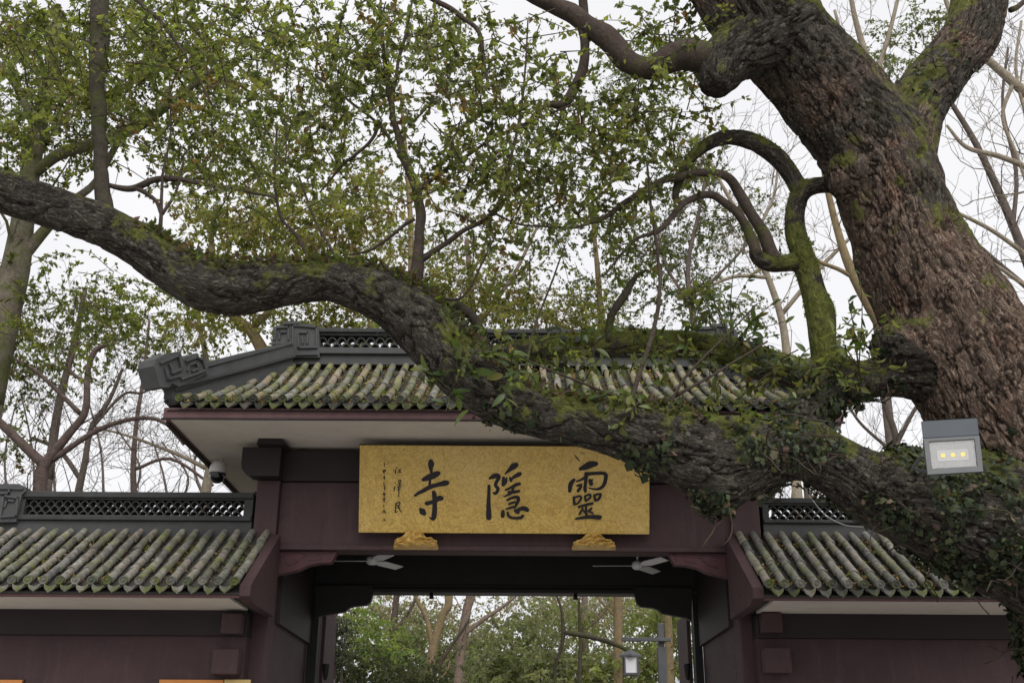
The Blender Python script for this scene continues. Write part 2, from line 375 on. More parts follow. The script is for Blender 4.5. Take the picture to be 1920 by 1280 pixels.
def drip_mesh(w=.062):
    prof = [(-w, .005), (-w * .92, -.03), (-w * .66, -.058), (-w * .3, -.075), (0, -.096), (w * .3, -.075), (w * .66, -.058), (w * .92, -.03), (w, .005), (w * .5, -.016), (0, -.024), (-w * .5, -.016)]
    m = MB(); m.prism([(x, -.016, z) for x, z in prof], [(x, 0, z) for x, z in prof]); return m.mesh('drip_tile', M['eave_tile'])
CAP, DRIP = cap_mesh(.048), drip_mesh()
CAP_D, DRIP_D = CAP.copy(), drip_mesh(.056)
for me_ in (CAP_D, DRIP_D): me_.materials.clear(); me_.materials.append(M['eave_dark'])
def roof(th, xs, prof, ncourse, keep, rng, litter=None, cap=None, drip=None):
    side = cap is None; cap = cap or CAP; drip = drip or DRIP
    """barrel rows at xs; prof: list of (y, z) from eave to top; keep(x, y) clips the rows."""
    P = np.array(prof); seg = np.sqrt((np.diff(P, axis=0) ** 2).sum(1)); S = np.concatenate([[0], np.cumsum(seg)])
    L = S[-1] / ncourse; bm_, pm_ = barrel_mesh(L * 1.04), pan_mesh(L * 1.04)
    if side: bm_.materials.clear(); bm_.materials.append(M['tile_side'])
    def pt(s): return Vector((0, np.interp(s, S, P[:, 0]), np.interp(s, S, P[:, 1])))
    for x in xs:
        for half in (0, 1):
            xx = x + half * TP / 2
            for c in range(ncourse):
                a, b = pt(c * L), pt((c + 1) * L)
                if not keep(xx, (a.y + b.y) / 2): continue
                if half and not keep(xx + .0, a.y): continue
                ang = math.atan2(b.z - a.z, b.y - a.y)
                if half == 0:
                    Mx = Matrix.Translation((xx + rng.uniform(-.005, .005), a.y, a.z + .020 + rng.uniform(-.003, .003))) @ Matrix.Rotation(ang + rng.gauss(0, .014), 4, 'X') @ Matrix.Rotation(rng.gauss(0, .018), 4, 'Z')
                    link('barrel_tile', bm_, th, Mx)
                    if c == 0:
                        link('end_cap', cap, th, Matrix.Translation((xx, a.y - .003, a.z + .024)) @ Matrix.Rotation(R(-8), 4, 'X') @ Matrix.Rotation(rng.uniform(0, 6), 4, 'Y'))
                else:
                    link('pan_tile', pm_, th, Matrix.Translation((xx, a.y, a.z - .030)) @ Matrix.Rotation(ang, 4, 'X'))
                    if c == 0 and rng.random() > .07:
                        link('drip_tile', drip, th, Matrix.Translation((xx, a.y - .022, a.z - .022)) @ Matrix.Rotation(R(-16 + rng.gauss(0, 9)), 4, 'X') @ Matrix.Rotation(rng.gauss(0, .12), 4, 'Y'))
                    if litter is not None and rng.random() < litter[1]:
                        for _ in range(rng.randint(5, 26)):
                            t = rng.random(); q = a.lerp(b, t); litter[0].append((xx + rng.gauss(0, .026), q.y, q.z + rng.uniform(-.035, .030)))
def arc_mesh(r0, r1, dep):
    m = MB(); n = 9; A = [math.pi * (k / n) for k in range(n + 1)]
    ring = [(r1 * math.cos(a), r1 * math.sin(a)) for a in A] + [(r0 * math.cos(a), r0 * math.sin(a)) for a in reversed(A)]
    vs_ = [(x, 0, z) for x, z in ring] + [(x, dep, z) for x, z in ring]; k2 = len(ring)
    fs_ = [(i, k2 - 1 - i, k2 - 2 - i, i + 1) for i in range(n)] + [(k2 + i, k2 + i + 1, 2 * k2 - 2 - i, 2 * k2 - 1 - i) for i in range(n)]
    fs_ += [(i, (i + 1) % k2, (i + 1) % k2 + k2, i + k2) for i in range(k2)]
    m.add(vs_, fs_); return m.mesh('lattice_tile', M['lattice'])
def lattice(th, x0, x1, y, z0, z1, rows, p):
    h = (z1 - z0) / (rows + .12); me = arc_mesh(p * .385, p * .505, .145)
    n = int((x1 - x0) / p)
    for r_ in range(rows):
        for i in range(n + (r_ % 2)):
            x = x0 + (x1 - x0 - n * p) / 2 + (i + .5 - .5 * (r_ % 2)) * p
            if x < x0 + p * .3 or x > x1 - p * .3: continue
            link('lattice_tile', me, th, Matrix.Translation((x, y + .003 * (r_ % 2), z0 + r_ * h)) @ Matrix.Diagonal((1, 1, h / p * 2.05, 1)))

# ------------------------------------------------------------------ litter (small curled leaves), shared routine
def leaf_arrays(C, D, U, Lg, W, kind):
    """C base points, D unit directions, U unit side vectors, lengths, half widths -> verts, faces"""
    n = len(C); Nn = np.cross(D, U)
    if kind == 'far':
        V = np.stack([C, C + D * (Lg * .45)[:, None] + U * W[:, None] - Nn * (W * .25)[:, None], C + D * Lg[:, None], C + D * (Lg * .45)[:, None] - U * W[:, None] - Nn * (W * .25)[:, None]], 1)
        F = np.array([[0, 1, 2, 3]])
        fl = (np.arange(n)[:, None, None] * 4 + F[None]).reshape(-1, 4)
        return V.reshape(-1, 3), fl, 4
    dl = [(0, 0, 0), (.3, 0, 0), (.68, 0, -.04), (1, 0, -.16), (.28, 1, .28), (.66, .72, .16), (.28, -1, .28), (.66, -.72, .16)]
    V = np.stack([C + D * (Lg * a)[:, None] + U * (W * b)[:, None] + Nn * (W * c)[:, None] + (Nn * (Lg * c)[:, None] if b == 0 else 0) for a, b, c in dl], 1)
    F = np.array([[0, 1, 4, 4], [1, 2, 5, 4], [2, 3, 5, 5], [0, 6, 1, 1], [1, 6, 7, 2], [2, 7, 3, 3]])
    fl = (np.arange(n)[:, None, None] * 8 + F[None]).reshape(-1, 4)
    return V.reshape(-1, 3), fl, 8
def mesh_quads(name, V, F, mat, tint=None, smooth=False):
    """F rows of 4, a repeated last index means triangle"""
    me = bpy.data.meshes.new(name); tri = F[:, 2] == F[:, 3]
    cnt = np.where(tri, 3, 4); st = np.concatenate([[0], np.cumsum(cnt)[:-1]])
    idx = F[np.stack([np.ones_like(tri), np.ones_like(tri), np.ones_like(tri), ~tri], 1)]
    me.vertices.add(len(V)); me.vertices.foreach_set('co', V.astype(np.float32).ravel())
    me.loops.add(len(idx)); me.loops.foreach_set('vertex_index', idx.astype(np.int32))
    me.polygons.add(len(F)); me.polygons.foreach_set('loop_start', st.astype(np.int32))
    me.update(calc_edges=True)
    if tint is not None:
        a = me.attributes.new('tint', 'FLOAT_COLOR', 'POINT'); a.data.foreach_set('color', np.hstack([tint, np.ones((len(tint), 1))]).astype(np.float32).ravel())
    me.materials.append(mat); me.validate(); return me
GREENS = np.array([(.045, .070, .016), (.060, .090, .018), (.085, .110, .022), (.125, .150, .030), (.032, .048, .014)])
def tints(rg, n, pal, wts):
    pal = np.array(pal); c = pal[rg.choice(len(pal), n, p=np.array(wts) / sum(wts))]
    return c * rg.uniform(.75, 1.3, (n, 1)) * rg.uniform(.93, 1.07, (n, 3))
def scatter_leaves(rg, C, size, tint, kind, down=.35, wid=.27):
    n = len(C); D = rg.normal(0, 1, (n, 3)); D[:, 2] -= down * 2; D = unit(D)
    U = unit(np.cross(D, rg.normal(0, 1, (n, 3)) + np.array([0, 0, 1.0])))
    L = size * rg.uniform(.65, 1.25, n); V, F, k = leaf_arrays(C, D, U, L, L * wid, kind)
    return V, F, np.repeat(tint, k, 0)

# ------------------------------------------------------------------ the gateway
rng = random.Random(11)
YF = 12.5                                                   # front face of the plaque wall
gate = thing('gateway', 'maroon temple gateway with grey tiled hip roof spanning the opening under the gold plaque', 'gateway', (at(943, 1200, 13.3).x, 13.3, 0))
XC = at(944, 900, YF).x
def Z(py, Y, px=944): return at(px, py, Y).z
xl0, xl1 = at(480, 930, 12.42).x, at(523, 930, 12.42).x
xr0, xr1 = at(1371, 940, 12.42).x, at(1424, 960, 12.42).x
zS = Z(790, 11.42); zB0, zB1 = Z(897, 12.3), Z(843, 12.3)
zP0 = Z(1033, YF)
zRoofIn = zS + .05
for a_, b_ in ((xl0, xl1), (xr0, xr1)):
    MB().box(a_, b_, 12.42, 12.80, 0, zB0 - .003).build('pillar', M['maroon'], gate, bevel=.012)
MB().box(xl1 + .002, xr0 - .002, YF, 12.78, zP0, zB0 - .004).build('lintel_panel', M['maroon'], gate, bevel=.008)
MB().box(xl1 + .002, xr0 - .002, YF - .03, YF - .002, zP0, zP0 + .055).build('lower_moulding', M['maroon'], gate, bevel=.008)
# near-black strip standing in for soffit shade, with rounded beam heads past the pillars
bx0, bx1 = at(450, 870, 12.2).x, at(1446, 870, 12.2).x
MB().box(xl0 + .01, xr1 - .01, 12.45, 12.76, zB0, zB1 + .02).build('eave_shade_strip', M['dark_wood_and_shade'], gate, bevel=.006)
def head_ring(y, xa, xb):                                    # curved beam head past the pillar; xa is the free end
    d = 1 if xb > xa else -1; r_ = .15
    pts = [(xa, zB1), (xa, zB0 + r_)] + [(xa + d * r_ * (1 - math.cos(R(q))), zB0 + r_ * (1 - math.sin(R(q)))) for q in (25, 50, 75, 90)] + [(xb, zB0), (xb, zB1)]
    return [(x, y, z) for x, z in pts]
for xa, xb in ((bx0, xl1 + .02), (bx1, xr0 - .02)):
    MB().prism(head_ring(12.24, xa, xb), head_ring(12.447, xa, xb)).build('beam_head', M['dark_wood_and_shade'], gate, bevel=.006)
for px in (510, 1385):
    c = at(px, 835, 12.2); w_ = .16
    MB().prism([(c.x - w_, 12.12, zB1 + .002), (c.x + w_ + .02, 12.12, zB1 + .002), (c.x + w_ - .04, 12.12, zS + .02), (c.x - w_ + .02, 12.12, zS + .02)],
               [(c.x - w_, 12.6, zB1 + .002), (c.x + w_ + .02, 12.6, zB1 + .002), (c.x + w_ - .04, 12.6, zS + .02), (c.x - w_ + .02, 12.6, zS + .02)]).build('bearing_block', M['dark_wood_and_shade'], gate)
# upper roof -------------------------------------------------
yE, yT = 11.30, 13.30
xe0 = at(306, 770, 11.35).x; xe1 = 2 * XC - xe0
zE = Z(755, yE); zT = Z(687, yT)
prof_up = [(yE, zE), (yE + .5, zE + .235), (yE + 1.0, zE + .50), (yE + 1.5, zE + .82), (yT, zT)]
xh = at(560, 690, yT).x; hip_dx = xh - xe0
yB = 2 * yT - yE
MB().prism([(xe0 + .04, y, z - .095) for y, z in ((yE + .04, zE), (yB - .04, zE))] + [(xe1 - .04, y, z - .095) for y, z in ((yB - .04, zE), (yE + .04, zE))],
           [(xh, yT - .05, zT - .13), (xh, yT + .05, zT - .13), (2 * XC - xh, yT + .05, zT - .13), (2 * XC - xh, yT - .05, zT - .13)]).build('roof_deck', M['deck'], gate)
zF1, zF0 = zE - .055, zS
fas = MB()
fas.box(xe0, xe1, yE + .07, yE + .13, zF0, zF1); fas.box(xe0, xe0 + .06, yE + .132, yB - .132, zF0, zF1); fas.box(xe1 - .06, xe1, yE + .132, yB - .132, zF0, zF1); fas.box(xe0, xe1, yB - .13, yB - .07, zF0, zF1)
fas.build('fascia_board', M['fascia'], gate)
MB().box(xe0 - .012, xe1 + .012, yE + .052, yE + .069, zF0 - .018, zF0 + .002).build('fascia_strip', M['dark_wood_and_shade'], gate)
# soffit: sloping plaster sheet, rises a little towards the wall
so = MB(); zi = zS + .03
so.add([(xe0 + .062, yE + .133, zS + .002), (xe1 - .062, yE + .133, zS + .002), (xe1 - .062, yB - .133, zS + .002), (xe0 + .062, yB - .133, zS + .002),
        (xe0 + .062, yE + .133, zS + .03), (xe1 - .062, yE + .133, zS + .03), (xe1 - .062, yB - .133, zS + .03), (xe0 + .062, yB - .133, zS + .03)],
       [(0, 3, 2, 1), (4, 5, 6, 7), (0, 1, 5, 4), (1, 2, 6, 5), (2, 3, 7, 6), (3, 0, 4, 7)])
so.build('soffit', M['soffit'], gate)
MB().box(xe0 - .006, xe0 + .03, yE + .2, yB - .2, zS - .035, zS - .001).build('edge_trim', M['dark_wood_and_shade'], gate)
litter_up = []
n_rows = int((xe1 - xe0 - .1) / TP); x_first = XC - (n_rows // 2) * TP
def keep_up(x, y):
    t = (y - yE) / (yT - yE); lim = xe0 + hip_dx * t + .03
    return lim < x < 2 * XC - lim
roof(gate, [x_first + i * TP for i in range(n_rows + 1)], prof_up, 6, keep_up, rng, (litter_up, .9), CAP_D, DRIP_D)
# plain back slope and hip ends, never seen from the front: one sheet of tile colour each
bk = MB()
bk.add([(xe0, yB, zE), (xe1, yB, zE), (2 * XC - xh, yT + .03, zT), (xh, yT + .03, zT)], [(0, 1, 2, 3)])
bk.add([(xe0, yE, zE), (xe0, yB, zE), (xh, yT, zT)], [(0, 1, 2)]); bk.add([(xe1, yE, zE), (xe1, yB, zE), (2 * XC - xh, yT, zT)], [(0, 2, 1)])
bk.build('rear_slope', M['pan'], gate)
# ridge with lattice
zr0, zr1, zr2, zr3 = Z(668, yT), Z(659, yT), Z(633, yT), Z(624, yT)
rx0, rx1 = at(596, 640, yT).x, 2 * XC - at(596, 640, yT).x
MB().box(xh - .05, 2 * XC - xh + .05, yT - .10, yT + .14, zT - .02, zr0 - .03).build('ridge_base', M['ridge'], gate)
MB().box(xh - .02, 2 * XC - xh + .02, yT - .15, yT + .17, zr0 - .028, zr1 - .01).build('ridge_moulding', M['ridge'], gate, bevel=.008)
MB().box(rx0, rx1, yT - .14, yT + .16, zr2 + .012, zr3 + .005).build('ridge_cap', M['lattice'], gate, bevel=.012)
MB().box(rx0, rx1, yT - .10, yT + .12, zr2 - .018, zr2 + .010).build('lattice_rail', M['lattice'], gate)
lattice(gate, rx0 + .02, rx1 - .02, yT - .07, zr1 - .008, zr2 - .02, 2, .125)
def fret(mb, P, w, proj, dep0, dep1, nrm):                  # raised square-spiral bars from pixel polylines
    for a_, b_ in zip(P[:-1], P[1:]):
        A, B = proj(*a_), proj(*b_); d = (B - A).normalized(); s_ = d.cross(nrm).normalized() * w
        A = A - d * w; B = B + d * w
        q = [A + s_, B + s_, B - s_, A - s_]
        mb.prism([v + nrm * dep1 for v in q], [v + nrm * dep0 for v in q])
def mirror_x(me_obj, name, parent):                          # mirrored copy about the gate's centre plane
    me = me_obj.data.copy(); vs2 = [(2 * XC - (v.co.x), v.co.y, v.co.z) for v in me.vertices]
    m2 = MB(); m2.add(vs2, [tuple(reversed(p.vertices)) for p in me.polygons]); return m2.build(name, me.materials[0], parent)
zo = lambda x, y: (260 + x / 5.333, 590 + y / 5.333)
nF = Vector((0, -1, 0))
# ridge-end ornament
pf = lambda x, y: at(*zo(x, y), yT - .16)
sil = [(1330, 300), (1350, 118), (1440, 102), (1440, 62), (1612, 62), (1620, 88), (1720, 92), (1800, 116), (1808, 425), (1440, 425), (1478, 280)]
f_ = [pf(*q) for q in sil]
fin = MB().prism([v for v in f_], [v + Vector((0, .34, 0)) for v in f_]).build('ridge_ornament', M['ridge'], gate)
fr = MB(); k_ = .009
for P in ([(1365, 250), (1375, 135), (1500, 128), (1500, 250)], [(1410, 245), (1415, 180), (1470, 178)], [(1545, 400), (1545, 110), (1780, 130), (1785, 330), (1600, 335), (1600, 180), (1690, 185), (1690, 285)], [(1470, 405), (1790, 400)], [(1460, 95), (1600, 92)], [(1640, 230), (1645, 285)]):
    fret(fr, P, k_, pf, -.004, .028, nF)
fro = fr.build('fret_carving', M['ridge'], fin)
fin2 = mirror_x(fin, 'ridge_ornament', gate)
mirror_x(fro, 'fret_carving', fin2)
# hip ridge and corner ornament on the vertical plane through the hip
pA, pB = Vector((xe0 + .05, yE + .10, 0)), Vector((xh, yT, 0)); nh = Vector((pB.y - pA.y, -(pB.x - pA.x), 0)).normalized()
if nh.y > 0: nh = -nh
ph = lambda x, y: onplane(*zo(x, y), pA, nh)
def hip_prism(poly, d0, d1, name, mat, parent):
    q = [ph(*p) for p in poly]
    return MB().prism([v + nh * d1 for v in q], [v + nh * d0 for v in q]).build(name, mat, parent)
h1 = hip_prism([(300, 690), (620, 545), (1100, 400), (1480, 300), (1500, 425), (1050, 560), (600, 690), (310, 770)], -.09, .10, 'hip_ridge', M['ridge'], gate)
h2 = hip_prism([(560, 500), (1100, 368), (1475, 282), (1478, 304), (1100, 404), (580, 545)], -.12, .12, 'hip_cap', M['ridge'], gate)
h3 = hip_prism([(300, 725), (620, 660), (1060, 545), (1500, 425), (1500, 560), (1060, 745), (620, 880), (330, 905), (290, 830)], -.06, .07, 'hip_base', M['ridge'], gate)
h6 = hip_prism([(300, 712), (610, 640), (1055, 528), (1500, 408), (1500, 432), (1055, 553), (610, 666), (300, 740)], -.10, .125, 'hip_moulding', M['lattice'], gate)
mirror_x(h6, 'hip_moulding', gate)
h4 = hip_prism([(60, 530), (85, 460), (200, 402), (330, 382), (352, 452), (500, 397), (520, 440), (580, 440), (608, 520), (612, 600), (320, 735), (245, 700), (215, 745), (125, 740)], -.11, .13, 'corner_ornament', M['ridge'], gate)
fr = MB()
for P in ([(120, 500), (300, 425), (330, 560), (230, 600)], [(165, 560), (190, 660), (320, 625)], [(375, 480), (480, 440), (540, 470), (575, 570), (330, 660)], [(390, 570), (400, 520), (470, 495), (500, 550), (440, 580)], [(210, 520), (225, 560)]):
    fret(fr, P, .011, ph, .126, .16, nh)
h5 = fr.build('fret_carving', M['ridge'], h4)
mirror_x(h1, 'hip_ridge', gate); mirror_x(h2, 'hip_cap', gate); mirror_x(h3, 'hip_base', gate)
h4m = mirror_x(h4, 'corner_ornament', gate); mirror_x(h5, 'fret_carving', h4m)
# passage -----------------------------------------------------
yK = 14.9
zKb = Z(1112, yK); zCe = zP0 + .75; zD = Z(1163, 12.55, 515)
for a_, b_, s_ in ((xl0, xl1, 1), (xr0, xr1, -1)):
    inner = b_ if s_ > 0 else a_
    MB().box(min(inner, inner - s_ * .38), max(inner, inner - s_ * .38), 12.802, yK, 0, zCe).build('passage_wall', M['maroon'], gate)
    MB().box(min(inner + s_ * .002, inner + s_ * .05), max(inner + s_ * .002, inner + s_ * .05), 12.80, yK - .01, zD, zP0 + .3).build('passage_beam', M['dark_wood_and_shade'], gate)
    # rear jamb, with the open door leaf against it
    xj = at(598, 1160, yK).x if s_ > 0 else at(1300, 1160, yK).x
    MB().box(min(inner, xj), max(inner, xj), yK, yK + .22, 0, zKb + .3).build('rear_jamb', M['black'], gate, bevel=.01)
    dl = MB().box(min(xj + s_ * .012, xj + s_ * .055), max(xj + s_ * .012, xj + s_ * .055), yK + .25, yK + 1.15, .05, zKb - .22).build('door_leaf', M['maroon'], gate)
    MB().box(min(xj + s_ * .002, xj + s_ * .011), max(xj + s_ * .002, xj + s_ * .011), yK + .25, yK + 1.1, .08, zKb - .24).build('door_edge', M['post'], dl)
xi0, xi1 = xl1, xr0
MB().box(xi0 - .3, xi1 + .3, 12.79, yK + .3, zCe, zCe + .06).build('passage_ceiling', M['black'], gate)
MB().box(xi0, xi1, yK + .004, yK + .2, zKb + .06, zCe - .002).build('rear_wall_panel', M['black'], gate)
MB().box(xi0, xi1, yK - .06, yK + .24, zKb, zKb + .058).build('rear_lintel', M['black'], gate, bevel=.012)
MB().box(xi0, xi1, yK - .035, yK - .001, zKb + .075, zKb + .10).build('rear_moulding', M['dark_wood_and_shade'], gate, bevel=.006)
for q in range(3):
    yb = 13.2 + q * .6
    MB().box(xi0 + .06, xi1 - .06, yb, yb + .14, zCe - .16, zCe - .004).build('ceiling_beam', M['black'], gate)
zr_ = lambda x, y: (600 + x / 5.333, 1100 + y / 5.333)
sp = [(-40, -10), (530, -10), (530, 75), (510, 150), (470, 182), (340, 195), (290, 215), (260, 245), (150, 265), (10, 290), (-40, 320)]
q = [at(*zr_(*p), yK - .02) for p in sp]
b1 = MB().prism([v + Vector((0, -.05, 0)) for v in q], [v + Vector((0, .05, 0)) for v in q]).build('rear_bracket', M['black'], gate)
mirror_x(b1, 'rear_bracket', gate)
z6 = lambda x, y: (400 + x / 2.782, 820 + y / 2.782)
sp = [(308, 588), (645, 588), (628, 622), (610, 650), (550, 652), (490, 664), (440, 688), (380, 702), (308, 716)]
q = [at(*z6(*p), YF) for p in sp]
b2 = MB().prism([v + Vector((0, .03, 0)) for v in q], [v + Vector((0, .16, 0)) for v in q]).build('front_bracket', M['bracket_red'], gate, bevel=.006)
fr = MB(); pb = lambda x, y: at(*z6(x, y), YF + .03)
for P in ([(330, 690), (350, 620), (420, 605), (440, 650), (390, 665), (380, 640)], [(450, 640), (480, 612), (560, 610), (560, 632), (500, 640)], [(575, 605), (620, 600), (605, 630)], [(320, 602), (630, 598)]):
    fret(fr, P, .005, pb, -.01, .007, nF)
b3 = fr.build('scroll_carving', M['bracket_red'], b2)
b4 = mirror_x(b2, 'front_bracket', gate); mirror_x(b3, 'scroll_carving', b4)

# ------------------------------------------------------------------ side walls with their own little roofs
def side_wall(sgn, label, xe, xfar, px, yeave, ytop, yl, loc, dx_ridge):
    th = thing('boundary_wall', label, 'wall', loc, 'tiled walls flanking the gateway')
    e, t = 11.16, 12.40
    zE_, zT_ = Z(yeave, e, px), Z(ytop, t, px)
    xs = [xe + sgn * (.05 + i * TP) for i in range(int(abs(xfar - xe) / TP))]
    lit = []
    prof = [(e, zE_), (e + .4, zE_ + (zT_ - zE_) * .305), (e + .8, zE_ + (zT_ - zE_) * .63), (t, zT_)]
    lo, hi = min(xe, xfar), max(xe, xfar)
    # keep eave-to-top rows whole
    roof(th, xs if sgn < 0 else xs, prof, 5, lambda x, y: lo + .02 < x < hi - .02, rng, (lit, .6))
    a_, b_ = min(xe, xfar), max(xe, xfar)
    MB().prism([(a_, e + .04, zE_ - .08), (a_, t, zT_ - .11), (a_, t, zE_ - .11), (a_, e + .04, zE_ - .10)], [(b_, e + .04, zE_ - .08), (b_, t, zT_ - .11), (b_, t, zE_ - .11), (b_, e + .04, zE_ - .10)]).build('roof_deck', M['deck'], th)
    zs = Z(yl[0], e + .10, px)
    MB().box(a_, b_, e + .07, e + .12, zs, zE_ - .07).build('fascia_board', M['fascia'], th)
    zs2 = Z(yl[1], 12.12, px)
    xs0 = xe + sgn * .12; a2, b2_ = min(xs0, xfar), max(xs0, xfar)
    MB().prism([(a2, e + .122, zs - .002), (b2_, e + .122, zs - .002), (b2_, 12.14, zs2), (a2, 12.14, zs2)], [(a2, e + .122, zs + .03), (b2_, e + .122, zs + .03), (b2_, 12.14, zs2 + .03), (a2, 12.14, zs2 + .03)]).build('soffit', M['soffit'], th)
    zd = Z(yl[2], 12.14, px)
    MB().box(a2, b2_, 12.12, 12.7, zd, zs2 - .003).build('wall_top_band', M['dark_wood_and_shade'], th)  # near-black band along the top of the wall
    MB().box(a2, b2_, 12.18, 12.72, 0, zd - .002).build('wall_body', M['maroon'], th)
    MB().prism([(a_, 12.95, zE_), (b_, 12.95, zE_), (b_, 12.62, zT_), (a_, 12.62, zT_)], [(a_, 12.95, zE_ - .06), (b_, 12.95, zE_ - .06), (b_, 12.62, zE_ - .06), (a_, 12.62, zE_ - .06)]).build('rear_slope', M['pan'], th)
    # bargeboard at the inner end
    xb0, xb1 = xe + -sgn * .0, xe - sgn * .11
    pg = [(e + .03, zs + .01), (e + .02, zE_ - .01), (t + .0, zT_ + .0), (12.418, zT_ - .05), (12.418, zs2 - .03), (e + .20, zs - .035)]
    MB().prism([(xb0, y, z) for y, z in pg], [(xb1, y, z) for y, z in pg]).build('bargeboard', M['maroon'], th)
    # corbels by the pillar
    for (y0_, y1_, w0, w1) in ((1148, 1186, .02, .24), (1214, 1262, .02, .30)):
        z0, z1 = Z(y1_, 12.0, px), Z(y0_, 12.0, px); xa, xb = xs0 + sgn * w0, xs0 + sgn * w1
        MB().box(min(xa, xb), max(xa, xb), 11.98, 12.178, z0, z1).build('corbel', M['maroon'], th, bevel=.015)
    # ridge
    yR = 12.52; zz = [Z(v, yR, px) for v in yl[3:]]            # cap top, lattice top, lattice bottom, moulding bottom
    r0, r1 = min(dx_ridge, xfar), max(dx_ridge, xfar)
    MB().box(r0, r1, yR - .06, yR + .16, zT_ - .06, zz[3] + .01).build('ridge_base', M['ridge'], th)
    MB().box(r0, r1, yR - .10, yR + .19, zz[3] + .012, zz[2] - .002).build('ridge_moulding', M['lattice'], th, bevel=.01)
    MB().box(r0, r1, yR - .10, yR + .19, zz[1] + .018, zz[0]).build('ridge_cap', M['lattice'], th, bevel=.012)
    MB().box(r0, r1, yR - .07, yR + .15, zz[1], zz[1] + .016).build('lattice_rail', M['lattice'], th)
    return th, lit, (yR, zz)
xeL = at(508, 1000, 12.4).x; xfL = at(-150, 1090, 11.2).x
pillar_in_L = at(476, 950, 12.5).x
wl, litL, (yR, zzL) = side_wall(-1, 'maroon boundary wall left of the gateway with mossy grey tiled coping', xeL, xfL, 250, 1093, 1000, (1119, 1142, 1190, 925, 939, 968, 980), (at(200, 1200, 12.45).x, 12.45, 0), pillar_in_L)
xlat = at(42, 950, yR).x
MB().box(pillar_in_L - .10, pillar_in_L, yR - .08, yR + .17, zzL[2], zzL[1]).build('lattice_end', M['lattice'], wl)
MB().box(xlat, xlat + .06, yR - .08, yR + .17, zzL[2], zzL[1]).build('lattice_end', M['lattice'], wl)
lattice(wl, xlat + .06, pillar_in_L - .10, yR - .05, zzL[2], zzL[1], 3, .098)
z5 = lambda x, y: (x / 6.097, 900 + y / 6.097)
pw = lambda x, y: at(*z5(x, y), yR - .13)
f_ = [pw(*p) for p in [(-260, 480), (-260, 20), (-60, 20), (-60, 40), (220, 40), (290, 75), (290, 130), (250, 160), (180, 475)]]
orn = MB().prism(f_, [v + Vector((0, .34, 0)) for v in f_]).build('ridge_ornament', M['ridge'], wl)
fr = MB()
for P in ([(-80, 150), (110, 150), (110, 110)], [(15, 400), (50, 180), (210, 205), (190, 410), (20, 420)], [(-120, 90), (260, 100)], [(60, 300), (90, 230), (160, 240)], [(-200, 150), (-210, 430), (-20, 430)]):
    fret(fr, P, .010, pw, -.004, .026, nF)
fr.build('fret_carving', M['ridge'], orn)
xeR = at(1378, 1003, 12.4).x; xfR = at(2150, 1100, 11.2).x
pillar_in_R = at(1428, 960, 12.5).x
wr, litR, (yR2, zzR) = side_wall(1, 'maroon boundary wall right of the gateway, half hidden by the ivy-clad tree limb', xeR, xfR, 1600, 1100, 1006, (1126, 1150, 1196, 937, 950, 977, 986), (at(1650, 1200, 12.45).x, 12.45, 0), pillar_in_R)
MB().box(pillar_in_R, pillar_in_R + .07, yR2 - .08, yR2 + .17, zzR[2], zzR[1]).build('lattice_end', M['lattice'], wr)
lattice(wr, pillar_in_R + .07, at(1900, 960, yR2).x, yR2 - .05, zzR[2], zzR[1], 3, .098)

rgl = np.random.default_rng(5)
def litter_obj(name, pts, label):
    C = np.array(pts); n = len(C)
    t = tints(rgl, n, [(.20, .11, .06), (.28, .17, .10), (.14, .08, .05), (.10, .11, .035), (.34, .25, .17), (.12, .14, .03)], [3, 2.5, 3, 3, 1.5, 2.5])
    D = rgl.normal(0, 1, (n, 3)); D[:, 2] *= .35; D = unit(D); U = unit(np.cross(D, np.array([0, -.4, 1.0]) + rgl.normal(0, .4, (n, 3))))
    L = rgl.uniform(.025, .06, n); V, F, k = leaf_arrays(C, D, U, L, L * .32, 'near')
    o = link(name, mesh_quads(name, V, F, M['leaf'], np.repeat(t, k, 0)), None, kind='stuff'); o['label'] = label; o['category'] = 'fallen leaves'
litter_obj('fallen_leaves', litter_up, 'dry fallen leaves caught between the tiles of the gateway roof')
litter_obj('fallen_leaves', litL, 'dry fallen leaves and grit between the tiles on the left wall coping')
litter_obj('fallen_leaves', litR, 'dry fallen leaves between the tiles on the right wall coping')

# ------------------------------------------------------------------ plaque
p00 = at(672, 998, 12.33); pw_ = at(1218, 1003, 12.33).x - p00.x
ptop = at(672, 834, 12.03)
vdir = Vector((0, ptop.y - p00.y, ptop.z - p00.z)); hgt = vdir.length; vdir.normalize(); udir = Vector((1, 0, 0)); ndir = udir.cross(vdir).normalized()   # towards the viewer
if ndir.y > 0: ndir = -ndir
plq = thing('plaque', 'gold name plaque with black brush characters hung over the gate opening', 'plaque', p00)
def bp(u, v, d): return p00 + udir * u + vdir * v + ndir * d
def slab(u0, u1, v0, v1, d0, d1):
    m = MB(); q = [(u0, v0), (u1, v0), (u1, v1), (u0, v1)]
    return m.prism([bp(u, v, d1) for u, v in q], [bp(u, v, d0) for u, v in q])
slab(0, pw_, 0, hgt, -.06, 0).build('board', M['gold'], plq, bevel=.008)
slab(-.012, pw_ + .012, -.012, hgt + .012, -.10, -.062).build('backing_board', M['black'], plq)
